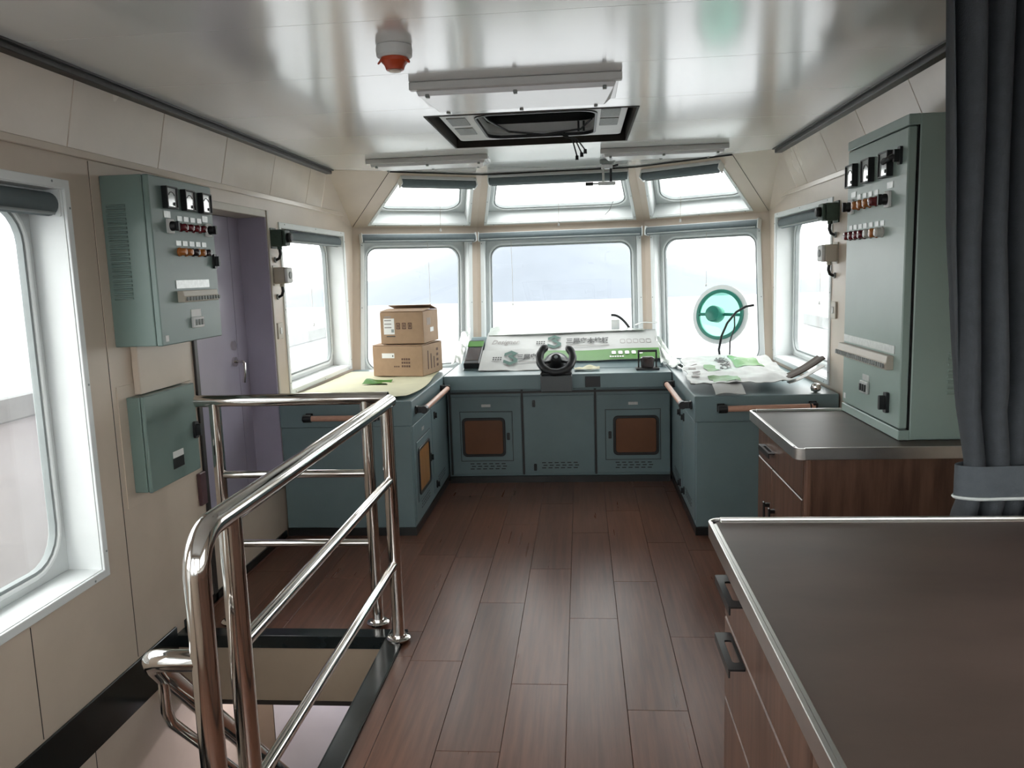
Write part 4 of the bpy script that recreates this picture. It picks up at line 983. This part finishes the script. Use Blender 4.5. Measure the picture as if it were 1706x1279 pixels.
# ================================================================== COUNTERS ON THE RIGHT
def edge_trim(parent, x0, y0, y1, z, near=True, xr=XR-.006):
    """aluminium lipped edging around a worktop"""
    a = .030
    def bar(p, q, n):   # profile swept from p to q; n points outward
        p, q, n = V(p), V(q), V(n); t = (q-p).normalized()
        return MB().prism([(-.016, .003), (-.016, -.001), (.0, -.001), (.0, -.036), (.006, -.036), (.006, .010), (-.004, .010), (-.006, .003)], p, n, Z3, t, 0, (q-p).length)
    obj('edge_trim', bar((x0, y0+a, z), (x0, y1-a, z), (-1, 0, 0)), M_alu, parent, .0015)
    obj('edge_trim', bar((x0+a, y1, z), (xr, y1, z), (0, 1, 0)), M_alu, parent, .0015)
    obj('edge_trim', bar((x0+a, y0, z), (xr, y0, z), (0, -1, 0)), M_alu, parent, .0015)
    for cy, s in ((y1-a, 1), (y0+a, -1)):
        pts = [V((x0+a-a*math.sin(R_(t)), cy+s*a*math.cos(R_(t)), 0)) for t in range(0, 91, 15)]
        cn = V((x0+a, cy, 0)); mb = MB(); N = len(pts)
        lo = [p+Z3*(z-.036) for p in pts]; hi = [p+Z3*(z+.008) for p in pts]
        lo2 = [cn+(p-cn)*1.2+Z3*(z-.036) for p in pts]; hi2 = [cn+(p-cn)*1.2+Z3*(z+.008) for p in pts]
        fs = []
        for i in range(N-1): fs += [(i, i+1, N+i+1, N+i), (2*N+i, 3*N+i, 3*N+i+1, 2*N+i+1), (N+i, N+i+1, 3*N+i+1, 3*N+i), (i, 2*N+i, 2*N+i+1, i+1)]
        fs += [(0, N, 3*N, 2*N), (N-1, 3*N-1, 4*N-1, 2*N-1)]
        mb.add(lo+hi+lo2+hi2, fs); obj('corner_trim', mb, M_alu, parent, smooth=True)
def pull_ledge(parent, x, y0, y1, z, out=.042):
    p = obj('pull', MB().ring(rounded(rect2(x-out, x-.001, y0, y1), .004, 2), rounded(rect2(x-out*.62, x-out*.18, y0+.035, y1-.045), .006, 2), (0,0,0), X3, Y3, Z3, z-.005, z), M_black, parent)
    obj('pull_lip', B(x-out, x-out+.004, y0, y1, z-.022, z-.005), M_black, p)
    return p

ct = thing('chart_table', (.9, .9, 0), 'large walnut chart table with brown top and aluminium edging in the foreground', 'table', 'walnut worktop units')
obj('worktop', MB().prism([(.341+.03, -.40), (XR-.006, -.40), (XR-.006, 2.172), (.371, 2.172), (.341, 2.142), (.341, -.37)], (0,0,0), X3, Y3, Z3, .868, .899), M_top, ct, .001)
obj('body', B(.392, XR-.006, -.36, 2.14, .06, .868), M_walnut, ct, .003)
obj('plinth', B(.43, XR-.02, -.33, 2.10, 0, .06), M_black, ct)
edge_trim(ct, .341, -.40, 2.172, .899)
for y0, y1 in ((1.30, 2.12), (.46, 1.29), (-.34, .45)):
    for z0, z1, hz in ((.655, .855, .80), (.42, .650, .652-.01), (.07, .415, .20)):
        dr = obj('drawer', B(.376, .394, y0, y1, z0, z1), M_walnut, ct, .003)
        pull_ledge(dr, .376, y1-.29, y1-.09, hz-.0)
cu = thing('drawer_cabinet', (1.12, 3.45, 0), 'walnut cabinet with a drawer over two doors carrying the tall green cabinet', 'cabinet', 'walnut worktop units')
obj('worktop', MB().prism([(.827, 3.021), (XR-.006, 3.021), (XR-.006, 3.86), (.827, 3.86), (.797, 3.83), (.797, 3.051)], (0,0,0), X3, Y3, Z3, .868, .899), M_top, cu, .001)
obj('body', B(.850, XR-.006, 3.045, 3.835, .06, .868), M_walnut, cu, .004)
obj('plinth', B(.88, XR-.02, 3.07, 3.81, 0, .06), M_black, cu)
obj('corner_post', B(.836, .862, 3.036, 3.066, .06, .868), M_walnut, cu, .008, 2)
edge_trim(cu, .797, 3.021, 3.86, .899)
dr = obj('drawer', B(.834, .852, 3.070, 3.832, .697, .860), M_walnut, cu, .003); pull_ledge(dr, .834, 3.50, 3.70, .775, .03)
for y0, y1, hy in ((3.070, 3.556, 3.50), (3.560, 3.832, 3.60)):
    dr = obj('door', B(.834, .852, y0, y1, .07, .692), M_walnut, cu, .003)
    h = obj('handle', B(.806, .814, hy-.012, hy+.012, .40, .53), M_black, dr, .003)
    for z in (.415, .515): obj('handle_foot', B(.812, .835, hy-.008, hy+.008, z-.008, z+.008), M_black, dr)

# ---- tall cabinet standing on the drawer cabinet
CX, CY0, CY1, CZ = 1.222, 3.166, 3.848, .9005
tc = thing('control_cabinet', (1.35, 3.55, CZ), 'tall pale green control cabinet with meters and lamps standing on the walnut cabinet', 'electrical cabinet')
obj('case', B(CX+.040, XR-.012, CY0, CY1, CZ, 2.130), M_cab, tc, .004)
obj('top_cap', B(CX-.002, CX+.042, CY0, CY1, 2.090, 2.130), M_cab, tc, .003)
obj('plinth_lip', B(CX-.002, CX+.042, CY0, CY1, CZ, .940), M_cab, tc, .003)
obj('door_shadow_gap', B(CX+.034, CX+.0405, CY0+.004, CY1-.004, .940, 2.090), M_black, tc)
dr = obj('cabinet_door', B(CX, CX+.033, CY0+.006, CY1-.003, .945, 2.086), M_cab, tc, .004)
NX = -X3; UY = -Y3
for y in (3.762, 3.562, 3.360): meter(dr, (CX, y, 1.972), UY, NX, .100, .100)
rotary(dr, (CX, 3.775, 1.838), UY, NX, 1.1); rotary(dr, (CX, 3.343, 1.836), UY, NX, 1.1)
for y, m in zip((3.687, 3.617, 3.550, 3.481), (M_amber, M_amber, M_amber, M_red)): lamp(dr, (CX, y, 1.839), UY, NX, m, .019)
for y, m in zip((3.785, 3.725, 3.661, 3.602, 3.531, 3.465, 3.404), (M_red, M_red, M_red, M_red, M_clearlens, M_amber, M_clearlens)): lamp(dr, (CX, y, 1.711), UY, NX, m, .019)
for y in (3.76, 3.335): obj('name_tag', B(CX-.002, CX, y-.03, y+.03, 1.878, 1.902), M_plate, dr)
lk = lock_on(dr, (CX, 3.235, 1.990), NX, UY, 1.3); obj('lock_lever', MB().tube([(CX-.02, 3.235, 1.99), (CX-.035, 3.25, 1.985), (CX-.04, 3.31, 1.975)], .011, 8), M_plastic, dr, smooth=True)
lock_on(dr, (CX, 3.288, 1.031), NX, UY, 1.6)
obj('legend_strip', B(CX-.003, CX, 3.232, 3.835, 1.232, 1.264), M_plate, dr)
breakers(dr, (CX, 3.840, 1.168), (CX, 3.240, 1.168), .056, NX, 26)
obj('name_tag', B(CX-.002, CX, 3.50, 3.58, 1.085, 1.11), M_plate, dr)
mbk = obj('main_breaker', B(CX-.012, CX, 3.495, 3.585, 1.03, 1.082), M_plate, dr, .002)
for i in range(3): obj('breaker_pole', B(CX-.018, CX-.012, 3.508+i*.026, 3.522+i*.026, 1.04, 1.07), M_plastic, mbk)
obj('sticker', B(CX-.001, CX, 3.80, 3.825, .965, .99), M_label, dr)
for i in range(8):
    z = 1.245-i*.022; obj('louvre', MB().prism([(0, 0), (-.008, -.004), (-.008, -.008), (0, -.014)], (1.395, CY0, z), Y3, Z3, X3, 0, .06), M_cab, tc)

# ---- curtain tied back against the right wall
cn = thing('curtain', (1.25, 2.29, .01), 'charcoal curtain tied back against the right wall behind the chart table', 'curtain')
def clerp(z, tab):
    for (za, a), (zb, b) in zip(tab[:-1], tab[1:]):
        if z >= zb: return b+(a-b)*(z-zb)/(za-zb)
    return tab[-1][1]
TL = [(2.36, .965), (1.65, .995), (1.20, 1.035), (1.03, 1.064), (.95, 1.064), (.90, 1.045), (.70, 1.02), (.0, .99)]
def cloth(a, b):
    z = 2.345-2.33*b; xl = clerp(z, TL); xr = 1.455 if z > 1.2 or z < .8 else 1.435
    pinch = max(0, 1-abs(z-.99)/.35); am = .052*(1-.6*pinch)
    ph = a*2*math.pi*6.5+.6*math.sin(z*2.2)
    return V((xl+(xr-xl)*a+.012*math.sin(ph*1.0+1.3), 2.30+am*math.sin(ph)+.012*math.sin(a*29+z*3), z))
obj('cloth', MB().sheet(cloth, 110, 46, .003), M_curtain, cn, smooth=True, ang=80)
def band(a, b):
    t = a*2*math.pi; z = .94+.092*b+.012*math.cos(t)
    return V((1.25+.205*math.cos(t), 2.30+.060*math.sin(t)*(1+.06*math.sin(7*t)), z))
obj('tie_band', MB().sheet(band, 48, 4, .003), M_curtainband, cn, smooth=True, ang=80)
obj('tie_piping', MB().tube([V(band(i/48, 0)) for i in range(49)], .005, 6), M_steelframe, cn, smooth=True)
obj('curtain_track', B(.3, XR-.004, 2.285, 2.315, ZC-.022, ZC-.001), M_alu, None, .003, label='aluminium curtain track on the ceiling above the charcoal curtain', cat='curtain track')
